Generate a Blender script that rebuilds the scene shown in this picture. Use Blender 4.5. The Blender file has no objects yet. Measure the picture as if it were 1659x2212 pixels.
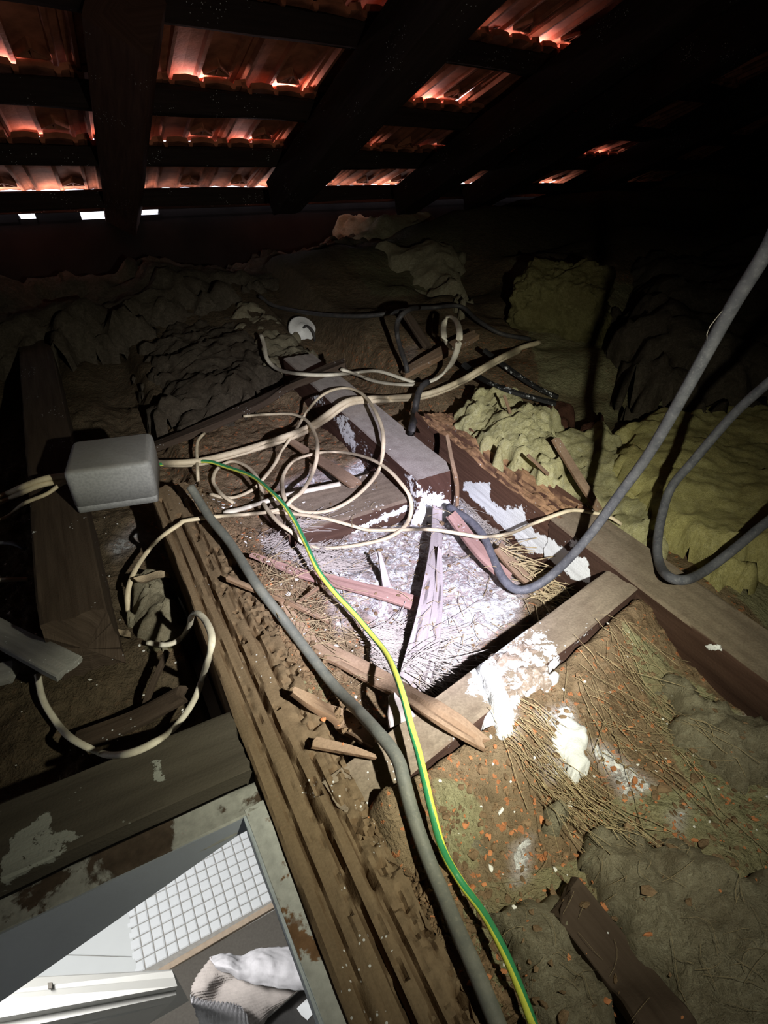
import bpy, math, random
import numpy as np
from mathutils import Vector, Matrix
from mathutils.bvhtree import BVHTree

S = bpy.context.scene
COL = S.collection
random.seed(7); RNG = np.random.default_rng(7)

# ------------------------------------------------------------------ camera, world, lights, exposure
F, CX, CY, TH, CAMH = 1280.0, 829.5, 1106.0, math.radians(34.75), 0.55
cam = bpy.data.cameras.new('camera'); camo = bpy.data.objects.new('camera', cam); COL.objects.link(camo)
cam.sensor_fit = 'HORIZONTAL'; cam.sensor_width = 36.0; cam.lens = 36.0 * F / 1659.0
cam.clip_start = 0.005; cam.clip_end = 60
camo.location = (0, 0, CAMH); camo.rotation_euler = (math.pi / 2 - TH, 0, 0)
S.camera = camo
S.view_settings.view_transform = 'Standard'; S.view_settings.look = 'None'
S.view_settings.exposure = 0.0; S.view_settings.gamma = 1.0; S.view_settings.use_curve_mapping = False

w = bpy.data.worlds.new('daylight'); S.world = w; w.use_nodes = True
w.node_tree.nodes['Background'].inputs[0].default_value = (0.86, 0.88, 1.0, 1)
w.node_tree.nodes['Background'].inputs[1].default_value = 3.0

TORCH = Vector((0.17, 0.07, 0.485)); TORCH_AIM = Vector((-0.010, 0.665, 0.03)); TORCH_W = 88.0
# beam profile of the torch: (angle in degrees from the axis, relative strength, colour)
BEAM = [(0, .76, (.86, .83, 1.0)), (9, .76, (.85, .81, 1.0)), (13, .62, (.89, .87, 1.0)), (17, .41, (.98, .96, .96)),
        (21, .34, (1, .98, .90)), (26, .18, (1, .98, .80)), (31, .122, (1, .98, .76)), (37, .064, (1, .97, .76)), (44, .030, (1, .97, .76)),
        (52, .014, (1, .97, .78)), (66, .006, (1, .97, .84)), (90, .0015, (1, 1, 1))]
def torch_light():
    L = bpy.data.lights.new('torch_beam', 'POINT'); L.energy = TORCH_W; L.shadow_soft_size = 0.006
    L.use_nodes = True; nt = L.node_tree; N = nt.nodes; K = nt.links
    em = N['Emission']
    geo = N.new('ShaderNodeNewGeometry')
    dot = N.new('ShaderNodeVectorMath'); dot.operation = 'DOT_PRODUCT'
    ax = (TORCH_AIM - TORCH).normalized(); dot.inputs[1].default_value = ax
    K.new(geo.outputs['Incoming'], dot.inputs[0])
    ab = N.new('ShaderNodeMath'); ab.operation = 'ABSOLUTE'; K.new(dot.outputs['Value'], ab.inputs[0])
    ac = N.new('ShaderNodeMath'); ac.operation = 'ARCCOSINE'; K.new(ab.outputs[0], ac.inputs[0])
    dv = N.new('ShaderNodeMath'); dv.operation = 'DIVIDE'; dv.inputs[1].default_value = math.pi / 2; K.new(ac.outputs[0], dv.inputs[0])
    rc = N.new('ShaderNodeValToRGB'); cr = rc.color_ramp
    while len(cr.elements) < len(BEAM): cr.elements.new(0.5)
    for e, (d, s, c) in zip(cr.elements, BEAM):
        e.position = d / 90.0
    for e, (d, s, c) in zip(cr.elements, BEAM):
        e.color = (c[0] * s, c[1] * s, c[2] * s, 1)
    K.new(dv.outputs[0], rc.inputs[0]); K.new(rc.outputs[0], em.inputs[0]); em.inputs[1].default_value = 1.0
    o = bpy.data.objects.new('torch_beam', L); o.location = TORCH; COL.objects.link(o)
torch_light()
L = bpy.data.lights.new('bathroom_ceiling_light', 'AREA'); L.shape = 'DISK'; L.size = 0.5; L.energy = 44; L.color = (1, .99, .97)
lo = bpy.data.objects.new('bathroom_ceiling_light', L); lo.location = (-1.25, 0.55, -0.12); COL.objects.link(lo)

# ------------------------------------------------------------------ helpers: geometry of the view and the house axes
ct, st = math.cos(TH), math.sin(TH)
CAM = np.array([0, 0, CAMH])
A28 = math.radians(28)
UN = np.array([-math.sin(A28), math.cos(A28), 0.0]); VN = np.array([math.cos(A28), math.sin(A28), 0.0])
def ray(px, py):
    a = (px - CX) / F; b = -(py - CY) / F
    return np.array([a, ct + b * st, -st + b * ct])
def P(px, py, z=0.0):
    d = ray(px, py); return CAM + d * ((z - CAMH) / d[2])
def PT(px, py, t): return CAM + ray(px, py) * t
def W(u, v, z=0.0):
    p = UN * u + VN * v; return np.array([p[0], p[1], z])
def proj(v):                                   # world -> photograph coordinates, used to lay paint, stain and painted shade shapes out on surfaces
    x = v[:, 0]; y = v[:, 1]; z = v[:, 2] - CAMH
    f = y * ct - z * st; up = y * st + z * ct
    f = np.maximum(f, 1e-4)
    return CX + F * x / f, CY - F * up / f
def _h(ix, iy, iz, s):
    n = (ix * 374761393 + iy * 668265263 + iz * 2147483647 + s * 1274126177) & 0xffffffff
    n = ((n ^ (n >> 13)) * 1274126177) & 0xffffffff
    n = ((n ^ (n >> 16)) * 2246822519) & 0xffffffff
    return ((n ^ (n >> 15)) & 0xffffff) / float(0xffffff)
def vnoise(p, s=0):
    p = np.asarray(p, float); i = np.floor(p).astype(np.int64); f = p - i; f = f * f * (3 - 2 * f)
    r = 0
    for dx in (0, 1):
        for dy in (0, 1):
            for dz in (0, 1):
                wgt = (f[:, 0] if dx else 1 - f[:, 0]) * (f[:, 1] if dy else 1 - f[:, 1]) * (f[:, 2] if dz else 1 - f[:, 2])
                r = r + wgt * _h(i[:, 0] + dx, i[:, 1] + dy, i[:, 2] + dz, s)
    return r * 2 - 1
def fbm(p, s=0, o=4, g=.5):
    r = 0; a = 1; p = np.asarray(p, float)
    for k in range(o):
        r = r + a * vnoise(p * (2 ** k), s + k); a *= g
    return r
def smooth(e0, e1, x): t = np.clip((x - e0) / (e1 - e0), 0, 1); return t * t * (3 - 2 * t)
def inpoly(x, y, poly):                        # signed distance (negative inside) of points to a polygon
    poly = np.array(poly, float); n = len(poly); ins = np.zeros(len(x), bool); d = np.full(len(x), 1e9)
    for k in range(n):
        a = poly[k]; b = poly[(k + 1) % n]
        e = b - a; t = np.clip(((x - a[0]) * e[0] + (y - a[1]) * e[1]) / max(e @ e, 1e-9), 0, 1)
        d = np.minimum(d, np.hypot(x - a[0] - t * e[0], y - a[1] - t * e[1]))
        c = ((a[1] > y) != (b[1] > y)) & (x < (b[0] - a[0]) * (y - a[1]) / ((b[1] - a[1]) if b[1] != a[1] else 1e-9) + a[0])
        ins ^= c
    return np.where(ins, -d, d)
def paint_mask(v, polys, soft=10.0):
    m = np.zeros(len(v)); x, y = proj(v)
    for q in polys:
        val = 1.0; poly = q
        if isinstance(q, tuple): poly, val = q
        m = np.maximum(m, val * smooth(soft, -soft, inpoly(x, y, poly)))
    return m
TRI_V = []; TRI_F = []; NV = [0]
def solid(o):                                  # remember an object's faces so that things can be laid down on them
    me = o.data; n = len(me.vertices)
    co = np.empty(n * 3); me.vertices.foreach_get('co', co); co = co.reshape(-1, 3)
    mw = np.array(o.matrix_basis); co = co @ mw[:3, :3].T + mw[:3, 3]
    TRI_V.append(co)
    for p in me.polygons: TRI_F.append([i + NV[0] for i in p.vertices])
    NV[0] += n
BV = [None]
def rebuild():
    BV[0] = BVHTree.FromPolygons([Vector(v) for v in np.concatenate(TRI_V)], TRI_F)
def hit_t(px, py, dflt=None):
    d = ray(px, py); l = np.linalg.norm(d)
    h = BV[0].ray_cast(Vector(CAM), Vector(d / l))
    if h[0] is None: return (CAMH / -d[2] if d[2] < 0 else 3.0) if dflt is None else dflt
    return h[3] / l
def ground(x, y):
    h = BV[0].ray_cast(Vector((x, y, 0.5)), Vector((0, 0, -1)))
    return h[0].z if h[0] is not None else 0.0

def tag(o, label=None, cat=None, group=None, kind=None):
    if label: o['label'] = label
    if cat: o['category'] = cat
    if group: o['group'] = group
    if kind: o['kind'] = kind
    return o
def empty(name, loc, rz=0.0):
    o = bpy.data.objects.new(name, None); o.location = loc; o.rotation_euler = (0, 0, rz); o.empty_display_size = .02
    COL.objects.link(o); return o
def mesh(name, v, f, m=None, parent=None, smooth_=True, uv=None, attrs=None, mids=None):
    me = bpy.data.meshes.new(name)
    me.from_pydata([tuple(x) for x in np.asarray(v, float)] if not isinstance(v, list) else v, [], f if isinstance(f, list) else f.tolist())
    if m is not None:
        for x in (m if isinstance(m, (list, tuple)) else [m]): me.materials.append(x)
    if mids is not None: me.polygons.foreach_set('material_index', mids)
    if smooth_: me.polygons.foreach_set('use_smooth', [True] * len(me.polygons))
    if uv is not None:
        l = me.uv_layers.new(name='UVMap'); li = np.empty(len(me.loops), np.int32); me.loops.foreach_get('vertex_index', li)
        l.data.foreach_set('uv', np.asarray(uv)[li].ravel())
    for k, a in (attrs or {}).items():
        at = me.attributes.new(k, 'FLOAT', 'POINT'); at.data.foreach_set('value', np.asarray(a, np.float32))
    me.update()
    o = bpy.data.objects.new(name, me); COL.objects.link(o)
    if parent is not None:
        o.parent = parent
        if tuple(parent.location) != (0, 0, 0) or parent.rotation_euler.z:
            mi = Matrix.LocRotScale(parent.location, parent.rotation_euler, parent.scale).inverted(); o.matrix_parent_inverse = mi
    return o

# ------------------------------------------------------------------ materials
class G:
    def __init__(s, name, rough=.85, spec=.2):
        s.m = bpy.data.materials.new(name); s.m.use_nodes = True; s.t = s.m.node_tree; s.N = s.t.nodes; s.K = s.t.links
        s.b = s.N['Principled BSDF']; s.b.inputs['Roughness'].default_value = rough
        s.b.inputs['Specular IOR Level'].default_value = spec
        s.tc = s.N.new('ShaderNodeTexCoord'); s.hgt = None
    def link(s, a, b): s.K.new(a, b)
    def co(s, which='Object', sc=(1, 1, 1)):
        mp = s.N.new('ShaderNodeMapping'); mp.inputs['Scale'].default_value = sc
        s.link(s.tc.outputs[which], mp.inputs[0]); return mp.outputs[0]
    def noise(s, vec, scale, det=4, rough=.55, dist=0):
        n = s.N.new('ShaderNodeTexNoise'); n.inputs['Scale'].default_value = scale; n.inputs['Detail'].default_value = det
        n.inputs['Roughness'].default_value = rough; n.inputs['Distortion'].default_value = dist
        s.link(vec, n.inputs['Vector']); return n.outputs[0]
    def voro(s, vec, scale, feat='F1', out=0):
        n = s.N.new('ShaderNodeTexVoronoi'); n.inputs['Scale'].default_value = scale; n.feature = feat
        s.link(vec, n.inputs['Vector']); return n.outputs[out]
    def ramp(s, x, stops):
        r = s.N.new('ShaderNodeValToRGB'); c = r.color_ramp
        while len(c.elements) < len(stops): c.elements.new(.5)
        for e, (p, col) in zip(c.elements, stops): e.position = p
        for e, (p, col) in zip(c.elements, stops):
            e.color = (*col, 1) if isinstance(col, tuple) else (col, col, col, 1)
        s.link(x, r.inputs[0]); return r.outputs[0]
    def math(s, op, a, b=None, clamp=False):
        n = s.N.new('ShaderNodeMath'); n.operation = op; n.use_clamp = clamp
        for k, x in enumerate((a, b)):
            if x is None: continue
            if isinstance(x, (int, float)): n.inputs[k].default_value = x
            else: s.link(x, n.inputs[k])
        return n.outputs[0]
    def mix(s, f, a, b, mode='MIX'):
        n = s.N.new('ShaderNodeMix'); n.data_type = 'RGBA'; n.blend_type = mode
        if isinstance(f, (int, float)): n.inputs[0].default_value = f
        else: s.link(f, n.inputs[0])
        for k, x in ((6, a), (7, b)):
            if isinstance(x, tuple): n.inputs[k].default_value = (*x, 1)
            else: s.link(x, n.inputs[k])
        return n.outputs[2]
    def attr(s, name):
        n = s.N.new('ShaderNodeAttribute'); n.attribute_name = name; return n.outputs['Fac']
    def upness(s, lo=.45, hi=.85):
        g = s.N.new('ShaderNodeNewGeometry'); x = s.N.new('ShaderNodeSeparateXYZ'); s.link(g.outputs['Normal'], x.inputs[0])
        return s.ramp(x.outputs[2], [(lo, 0.0), (hi, 1.0)])
    def bump(s, h, strength=.5, dist=.004):
        n = s.N.new('ShaderNodeBump'); n.inputs['Strength'].default_value = strength; n.inputs['Distance'].default_value = dist
        s.link(h, n.inputs['Height'])
        if s.hgt is not None: s.link(s.hgt, n.inputs['Normal'])
        s.hgt = n.outputs[0]; s.link(s.hgt, s.b.inputs['Normal'])
    def col(s, c):
        if isinstance(c, tuple): s.b.inputs['Base Color'].default_value = (*c, 1)
        else: s.link(c, s.b.inputs['Base Color'])
        return s
def plain(name, c, rough=.6, spec=.3, var=.25, sc=25, bump=.15):
    g = G(name, rough, spec); n = g.noise(g.co(), sc, 5)
    dk = tuple(x * (1 - var) for x in c); lt = tuple(min(1, x * (1 + var)) for x in c)
    g.col(g.ramp(n, [(.3, dk), (.7, lt)])); g.bump(g.noise(g.co(), sc * 8, 4), bump, .002); return g.m
def wood(name, c1, c2, dust=None, dustamt=.8, bump=.6, grain=(7, 110, 1), paintcol=(.90, .93, .95)):
    g = G(name, .9, .1); uv = g.co('UV', grain); uvc = g.co('UV', (1, 1, 1))
    n = g.noise(uv, 1.0, 6, .6, .3); c = g.ramp(n, [(.25, c1), (.75, c2)])
    fine = g.noise(g.co('Object'), 420, 3); fl = g.noise(g.co('Object'), 60, 5)
    if dust:
        d = g.math('MULTIPLY', g.upness(), g.ramp(fl, [(.3, dustamt * .75), (.55, dustamt)]))
        dc = g.ramp(fine, [(.3, tuple(x * .82 for x in dust)), (.7, tuple(min(1, x * 1.12) for x in dust))])
        c = g.mix(d, c, dc)
    pa = g.math('ADD', g.attr('paint'), g.math('MULTIPLY', g.math('SUBTRACT', g.noise(g.co('Object'), 80, 8, .75), .52), 2.0))
    pm = g.ramp(pa, [(.55, 0.0), (.60, 1.0)])
    gate = g.math('GREATER_THAN', g.attr('paint'), .02); pm = g.math('MULTIPLY', pm, gate)
    sp = g.voro(g.co('Object'), 190); sm = g.math('MULTIPLY', g.math('LESS_THAN', sp, .16), g.math('GREATER_THAN', g.noise(g.co('Object'), 14, 2), .60))
    c = g.mix(g.math('MULTIPLY', sm, .7), c, tuple(x * .8 for x in paintcol))
    c = g.mix(pm, c, paintcol); g.col(c)
    g.bump(n, bump, .004); g.bump(fine, .35, .0012); g.bump(pm, .5, .0015); return g.m
M = {}
M['dusty'] = wood('dusty_timber', (.045, .022, .016), (.10, .052, .038), (.40, .36, .32), .97, .12)
M['rotten'] = wood('rotten_timber', (.085, .052, .028), (.20, .135, .078), (.20, .15, .095), .55, .22, (5, 160, 1))
M['tan'] = wood('tan_dusty_timber', (.045, .024, .018), (.10, .058, .042), (.235, .19, .14), .97, .12)
M['orange_rot'] = wood('orange_rotten_timber', (.085, .042, .03), (.15, .082, .055), (.38, .225, .125), .98, .3, (5, 150, 1))
M['lath'] = wood('dusty_lath', (.15, .09, .055), (.26, .17, .105), (.29, .205, .14), .8, .3)
M['pink_lath'] = wood('pink_lath', (.27, .155, .13), (.40, .26, .225), None, 0, .4)
M['pale_lath'] = wood('pale_lath', (.29, .255, .255), (.42, .375, .375), None, 0, .4)
M['dark_board'] = wood('dark_board', (.045, .031, .022), (.085, .062, .046), None, 0, .4)
M['trimmer'] = wood('trimmer_timber', (.055, .047, .036), (.095, .083, .064), None, 0, .3, (5, 60, 1), (.30, .31, .275))
M['grey_board'] = wood('grey_board', (.20, .20, .19), (.36, .35, .33), None, 0, .4)
M['black_wood'] = wood('roof_timber', (.020, .013, .012), (.038, .025, .022), None, 0, .5)

def floor_material():
    g = G('attic_dirt', .95, .05); o = g.co('Object')
    n1 = g.noise(o, 14, 6, .6); n2 = g.noise(o, 75, 6, .65); n3 = g.noise(o, 330, 3)
    c = g.ramp(n2, [(.28, (.095, .062, .036)), (.5, (.19, .13, .077)), (.72, (.30, .215, .138))])
    c = g.mix(g.ramp(n1, [(.35, 0.0), (.7, .55)]), c, (.22, .175, .11))
    ins = g.math('ADD', g.attr('insul'), g.math('MULTIPLY', g.math('SUBTRACT', g.noise(o, 40, 5), .5), .7))
    fib = g.noise(g.co('Object', (1, 1.6, 1)), 120, 6, .7, 1.0)
    ic = g.ramp(fib, [(.25, (.15, .14, .075)), (.55, (.30, .285, .165)), (.8, (.43, .41, .27))])
    ic = g.mix(g.ramp(n1, [(.45, 0.0), (.65, .6)]), ic, (.17, .12, .07))
    c = g.mix(g.ramp(ins, [(.4, 0.0), (.6, 1.0)]), c, ic)
    orf = g.math('MULTIPLY', g.math('GREATER_THAN', g.noise(o, 150, 3, .4), .645), g.math('SUBTRACT', g.math('SUBTRACT', .9, g.attr('insul'), True), g.attr('dark'), True))
    c = g.mix(orf, c, (.42, .17, .075))
    pw = g.noise(o, 70, 7, .62, 1.2)
    pl = g.math('ADD', g.attr('plaster'), g.math('MULTIPLY', g.math('SUBTRACT', pw, .49), 1.9))
    pm = g.ramp(pl, [(.60, 0.0), (.68, 1.0)]); pm = g.math('MULTIPLY', pm, g.math('GREATER_THAN', g.attr('plaster'), .03))
    haze = g.math('MULTIPLY', g.attr('plaster'), 1.05, True)
    c = g.mix(haze, c, g.ramp(n2, [(.3, (.44, .385, .38)), (.7, (.58, .53, .535))]))
    wc = g.ramp(g.noise(o, 200, 4), [(.3, (.50, .49, .49)), (.7, (.76, .77, .78))])
    c = g.mix(pm, c, wc)
    c = g.mix(g.math('MULTIPLY', g.attr('dark'), .9), c, (.042, .036, .026))  # lays the painted shade mask over the dirt colour
    g.col(c); g.bump(n2, .8, .010); g.bump(n3, .7, .003); g.bump(pm, .6, .003); g.bump(g.noise(o, 900, 2), .3, .0015); return g.m
M['dirt'] = floor_material()
def insulation(name, a, b, c_, scale=90):
    g = G(name, 1.0, .0); o = g.co('Object')
    n = g.noise(o, scale, 7, .7, 1.4); n2 = g.noise(o, 16, 5); n3 = g.noise(o, 600, 3)
    c = g.ramp(n, [(.25, a), (.5, b), (.75, c_)])
    c = g.mix(g.ramp(n2, [(.45, 0.0), (.75, .55)]), c, (b[0] * .62, b[1] * .55, b[2] * .52)); g.col(c)
    g.bump(n, .45, .010); g.bump(g.noise(g.co('Object', (1, 2.2, 1)), 260, 6, .75, 1.5), .8, .005); g.bump(n3, .6, .003); return g.m
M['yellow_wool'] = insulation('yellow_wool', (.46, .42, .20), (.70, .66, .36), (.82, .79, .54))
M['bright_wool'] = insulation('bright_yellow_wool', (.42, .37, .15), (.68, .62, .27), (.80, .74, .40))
M['shaded_wool'] = insulation('shaded_yellow_wool', (.14, .125, .055), (.25, .225, .10), (.34, .31, .16))  # yellow wool darkened in its colour to paint in the gloom at the back
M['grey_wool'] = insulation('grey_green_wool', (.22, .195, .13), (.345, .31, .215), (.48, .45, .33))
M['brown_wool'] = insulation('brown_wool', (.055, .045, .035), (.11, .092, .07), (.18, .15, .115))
def plaster():
    g = G('white_plaster', .7, .3); o = g.co('Object'); n = g.noise(o, 130, 6, .65, 1.0)
    c = g.ramp(n, [(.46, (.27, .21, .16)), (.56, (.36, .30, .25)), (.64, (.70, .69, .67))]); g.col(c)
    g.bump(n, .8, .004); g.bump(g.noise(o, 500, 3), .4, .001); return g.m
M['plaster'] = plaster()
M['drip'] = plain('white_plaster_drip', (.66, .67, .66), .55, .3, .05, 60, .4)
def cable(name, c, dirt, amt=.5, rough=.55):
    g = G(name, rough, .3); n = g.noise(g.co('Object'), 70, 6, .65); n2 = g.noise(g.co('Object'), 400, 3)
    k = g.math('MULTIPLY', g.ramp(n, [(.35, 0.0), (.7, 1.0)]), amt); k = g.math('ADD', k, g.math('MULTIPLY', g.ramp(n2, [(.55, 0.0), (.75, 1.0)]), .35), True)
    g.col(g.mix(k, c, dirt)); g.bump(n2, .2, .0008); return g.m
M['cream'] = cable('cream_cable', (.66, .57, .40), (.36, .28, .17))
M['white_cable'] = cable('white_cable', (.74, .70, .58), (.44, .38, .27))
M['grey_cable'] = cable('grey_cable', (.078, .081, .098), (.30, .30, .32), .35, .6)
M['black_cable'] = cable('black_cable', (.03, .03, .034), (.10, .09, .08), .6)
M['conduit'] = cable('grey_conduit', (.115, .122, .108), (.26, .25, .20), .40, .6)
M['green'] = cable('earth_green', (.03, .26, .10), (.10, .20, .08), .3, .45)
M['yellow'] = cable('earth_yellow', (.72, .78, .10), (.50, .48, .12), .3, .45)
def boxmat():
    g = G('grey_plastic', .55, .35); o = g.co('Object'); n = g.noise(o, 30, 5, .6)
    g.col(g.mix(g.math('MULTIPLY', g.upness(.5, .9), g.ramp(n, [(.25, .3), (.7, .85)])), g.ramp(g.noise(o, 300, 3), [(.35, (.27, .275, .285)), (.6, (.34, .345, .355))]), (.255, .245, .23)))
    g.bump(g.noise(o, 500, 3), .12, .001); return g.m
M['box'] = boxmat()
M['strap'] = wood('black_strap', (.014, .014, .015), (.035, .034, .034), None, 0, .2)
def peeling(name, base, under, thr=.55, sc=22):
    g = G(name, .75, .25); o = g.co('Object', (1, 1, 1)); n = g.noise(o, sc, 7, .62, .4); n2 = g.noise(o, 150, 5)
    m = g.ramp(n, [(thr, 0.0), (thr + .03, 1.0)])
    b = g.ramp(n2, [(.3, tuple(x * .75 for x in base)), (.7, base)]); u = g.ramp(n2, [(.3, tuple(x * .6 for x in under)), (.75, under)])
    m2 = g.ramp(g.noise(o, 60, 5), [(.62, 0.0), (.66, .8)])
    g.col(g.mix(m2, g.mix(m, b, u), tuple(x * .7 for x in under))); g.bump(m, -.6, .003); g.bump(n2, .3, .002); return g.m
M['peel'] = peeling('peeling_grey_paint', (.47, .48, .46), (.20, .11, .055), .56)
M['peel_dark'] = peeling('dark_flaking_paint', (.36, .36, .33), (.085, .06, .042), .47, 16)
M['reveal'] = plain('blue_grey_paint', (.30, .325, .37), .6, .3, .06, 20, .1)
M['edge_paint'] = plain('pale_blue_edge', (.44, .49, .54), .6, .3, .15, 60, .3)
M['tile'] = plain('white_glazed_tile', (.80, .82, .84), .12, .5, .03, 8, .05)
M['grout'] = plain('grout', (.36, .345, .32), .9, .1, .12, 60, .3)
M['whitepaint'] = plain('white_gloss_paint', (.44, .435, .41), .4, .4, .04, 10, .05)
M['lino'] = plain('grey_brown_floor', (.115, .103, .088), .7, .25, .10, 120, .2)
M['beige'] = plain('beige_edge', (.46, .36, .27), .7, .2, .1, 50, .2)
M['darkunit'] = plain('dark_tabletop', (.035, .032, .03), .4, .4, .2, 40, .1)
M['towel_w'] = plain('towel_white', (.60, .585, .61), 1, .0, .06, 120, .5)
M['towel_b'] = plain('towel_beige', (.46, .415, .39), 1, .0, .08, 90, .5)
M['terracotta'] = plain('terracotta', (.42, .155, .088), .85, .15, .55, 16, .5)
M['black'] = plain('matt_black', (.018, .014, .014), .95, .05, .3, 8, .3)  # plain near-black for the shell, eaves planks and screw holes
M['ceramic'] = plain('white_ceramic', (.72, .72, .70), .4, .4, .15, 60, .2)
M['clay'] = plain('red_clay', (.075, .036, .025), .95, .05, .35, 60, .8)
M['chip_o'] = plain('orange_chip', (.46, .19, .085), .95, .05, .3, 80, .4)
M['chip_w'] = plain('white_chip', (.78, .77, .73), .9, .1, .1, 80, .4)
M['chip_d'] = plain('brown_clod', (.20, .135, .08), .98, .02, .4, 70, .8)
M['straw'] = plain('straw', (.40, .32, .19), .9, .1, .35, 40, .2)
M['hair'] = plain('white_fibre', (.38, .345, .31), .9, .1, .2, 40, .2)
M['gwhite'] = plain('bathroom_wall_paint', (.66, .68, .68), .5, .3, .03, 5, .03)
M['fluff'] = plain('dried_leaf', (.34, .27, .18), .9, .1, .3, 60, .4)
# ------------------------------------------------------------------ shape builders
def catmull(pts, step):
    pts = [np.array(p, float) for p in pts]
    if len(pts) == 2: pts = [pts[0], (pts[0] + pts[1]) / 2, pts[1]]
    q = [2 * pts[0] - pts[1]] + pts + [2 * pts[-1] - pts[-2]]; out = []
    for i in range(1, len(q) - 2):
        a, b, c, d = q[i - 1:i + 3]; n = max(1, int(np.linalg.norm(c - b) / step))
        for k in range(n):
            t = k / n
            out.append(.5 * ((2 * b) + (-a + c) * t + (2 * a - 5 * b + 4 * c - d) * t * t + (-a + 3 * b - 3 * c + d) * t ** 3))
    out.append(pts[-1]); return np.array(out)
def lerp_path(pts, step):
    out = []; pts = [np.array(p, float) for p in pts]
    for a, b in zip(pts, pts[1:]):
        n = max(1, int(np.linalg.norm(b - a) / step))
        for k in range(n): out.append(a + (b - a) * k / n)
    out.append(pts[-1]); return np.array(out)
def bar(name, path, w, t, m, parent=None, res=.005, rough=.0012, jag=0.0, jaglen=.02, cracks=(), disp=None, paint=None,
        roll=0.0, seed=0, straight=True, along=.15, e=None, smooth_=True):
    """A board or beam: a rectangular ring swept along a path (its centre line), with uneven faces, cracks and broken ends."""
    c = lerp_path(path, res) if straight else catmull(path, res)
    n = len(c); s = np.concatenate([[0], np.cumsum(np.linalg.norm(np.diff(c, axis=0), axis=1))]); Lg = s[-1]
    T = np.gradient(c, axis=0); T /= np.linalg.norm(T, axis=1)[:, None]
    Sd = np.cross(T, [0, 0, 1.0]); Sd /= np.linalg.norm(Sd, axis=1)[:, None]; Up = np.cross(Sd, T)
    if roll:
        Sd, Up = Sd * math.cos(roll) + Up * math.sin(roll), Up * math.cos(roll) - Sd * math.sin(roll)
    ww = np.interp(s / Lg, [k[0] for k in w], [k[1] for k in w]) if isinstance(w, list) else np.full(n, w)
    tt = np.interp(s / Lg, [k[0] for k in t], [k[1] for k in t]) if isinstance(t, list) else np.full(n, t)
    nw = max(2, int(ww.max() / res)); nt = max(1, int(tt.max() / res))
    e = e if e is not None else .06
    ring = []
    fx = lambda k: -1 + e + (2 - 2 * e) * k / nw
    for k in range(nw + 1): ring.append((fx(k), 1, 0, 1))
    ez = min(.4, e * ww.max() / max(tt.max(), 1e-4)); fz = lambda k: 1 - ez - (2 - 2 * ez) * k / nt
    for k in range(nt + 1): ring.append((1, fz(k), 1, 0))
    for k in range(nw + 1): ring.append((-fx(k), -1, 0, -1))
    for k in range(nt + 1): ring.append((-1, -fz(k), -1, 0))
    ring = np.array(ring); R = len(ring)
    X = ring[None, :, 0] * ww[:, None] / 2; Z = ring[None, :, 1] * tt[:, None] / 2
    nx = np.broadcast_to(ring[:, 2], X.shape); nz = np.broadcast_to(ring[:, 3], X.shape)
    ss = np.broadcast_to(s[:, None], X.shape)
    q = np.stack([ss.ravel() / along * 1.0, X.ravel() / .02, Z.ravel() / .02], 1)
    d = rough * fbm(q, seed, 4) + rough * .6 * fbm(q * [3, 6, 6], seed + 5, 2)
    d = d.reshape(X.shape)
    for (cp, depth, wd) in cracks:             # cp: list of (position along 0-1, position across -1..1)
        cx_ = np.interp(s / Lg, [k[0] for k in cp], [k[1] for k in cp])[:, None] * ww[:, None] / 2
        cx_ = cx_ + .0010 * vnoise(np.stack([s / .022, 0 * s, 0 * s + seed], 1), seed)[:, None]
        on = ((s / Lg >= cp[0][0]) & (s / Lg <= cp[-1][0]))[:, None]
        d = d - np.where((nz > 0) & on, depth * np.exp(-((X - cx_) / wd) ** 2), 0)
    if disp is not None: d = d + disp(ss, X, Z, nx, nz, Lg)
    X = X + nx * d; Z = Z + nz * d
    if jag:
        j = fbm(np.stack([X.ravel() / .012, Z.ravel() / .012, 0 * X.ravel() + seed], 1), seed + 9, 3).reshape(X.shape)
        sh = jag * j * np.exp(-ss / jaglen) + jag * j * np.exp(-(Lg - ss) / jaglen)
    else: sh = 0 * X
    V = c[:, None, :] + T[:, None, :] * sh[..., None] + Sd[:, None, :] * X[..., None] + Up[:, None, :] * Z[..., None]
    V = V.reshape(-1, 3); per = np.concatenate([[0], np.cumsum(np.linalg.norm(np.diff(ring[:, :2] * [ww.mean() / 2, tt.mean() / 2], axis=0), axis=1))])
    uv = np.stack([ss.ravel() + seed * .37, np.broadcast_to(per, X.shape).ravel() + seed * .11], 1)
    i = np.arange(n - 1)[:, None] * R; k = np.arange(R); k2 = (k + 1) % R
    Fq = np.stack([i + k, i + k2, i + R + k2, i + R + k], -1).reshape(-1, 4).tolist()
    c0 = V[:R].mean(0); c1 = V[-R:].mean(0); base = len(V); V = np.concatenate([V, [c0, c1]]); uv = np.concatenate([uv, [uv[0], uv[-1]]])
    Fq += [[int(k2[a]), a, base] for a in range(R)] + [[(n - 1) * R + a, (n - 1) * R + int(k2[a]), base + 1] for a in range(R)]
    at = {'paint': paint_mask(V, paint) if paint else np.zeros(len(V))}
    o = mesh(name, V, Fq, m, parent, smooth_, uv, at)
    if hasattr(o.data, 'set_sharp_from_angle'): o.data.set_sharp_from_angle(angle=math.radians(38))
    return o
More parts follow.
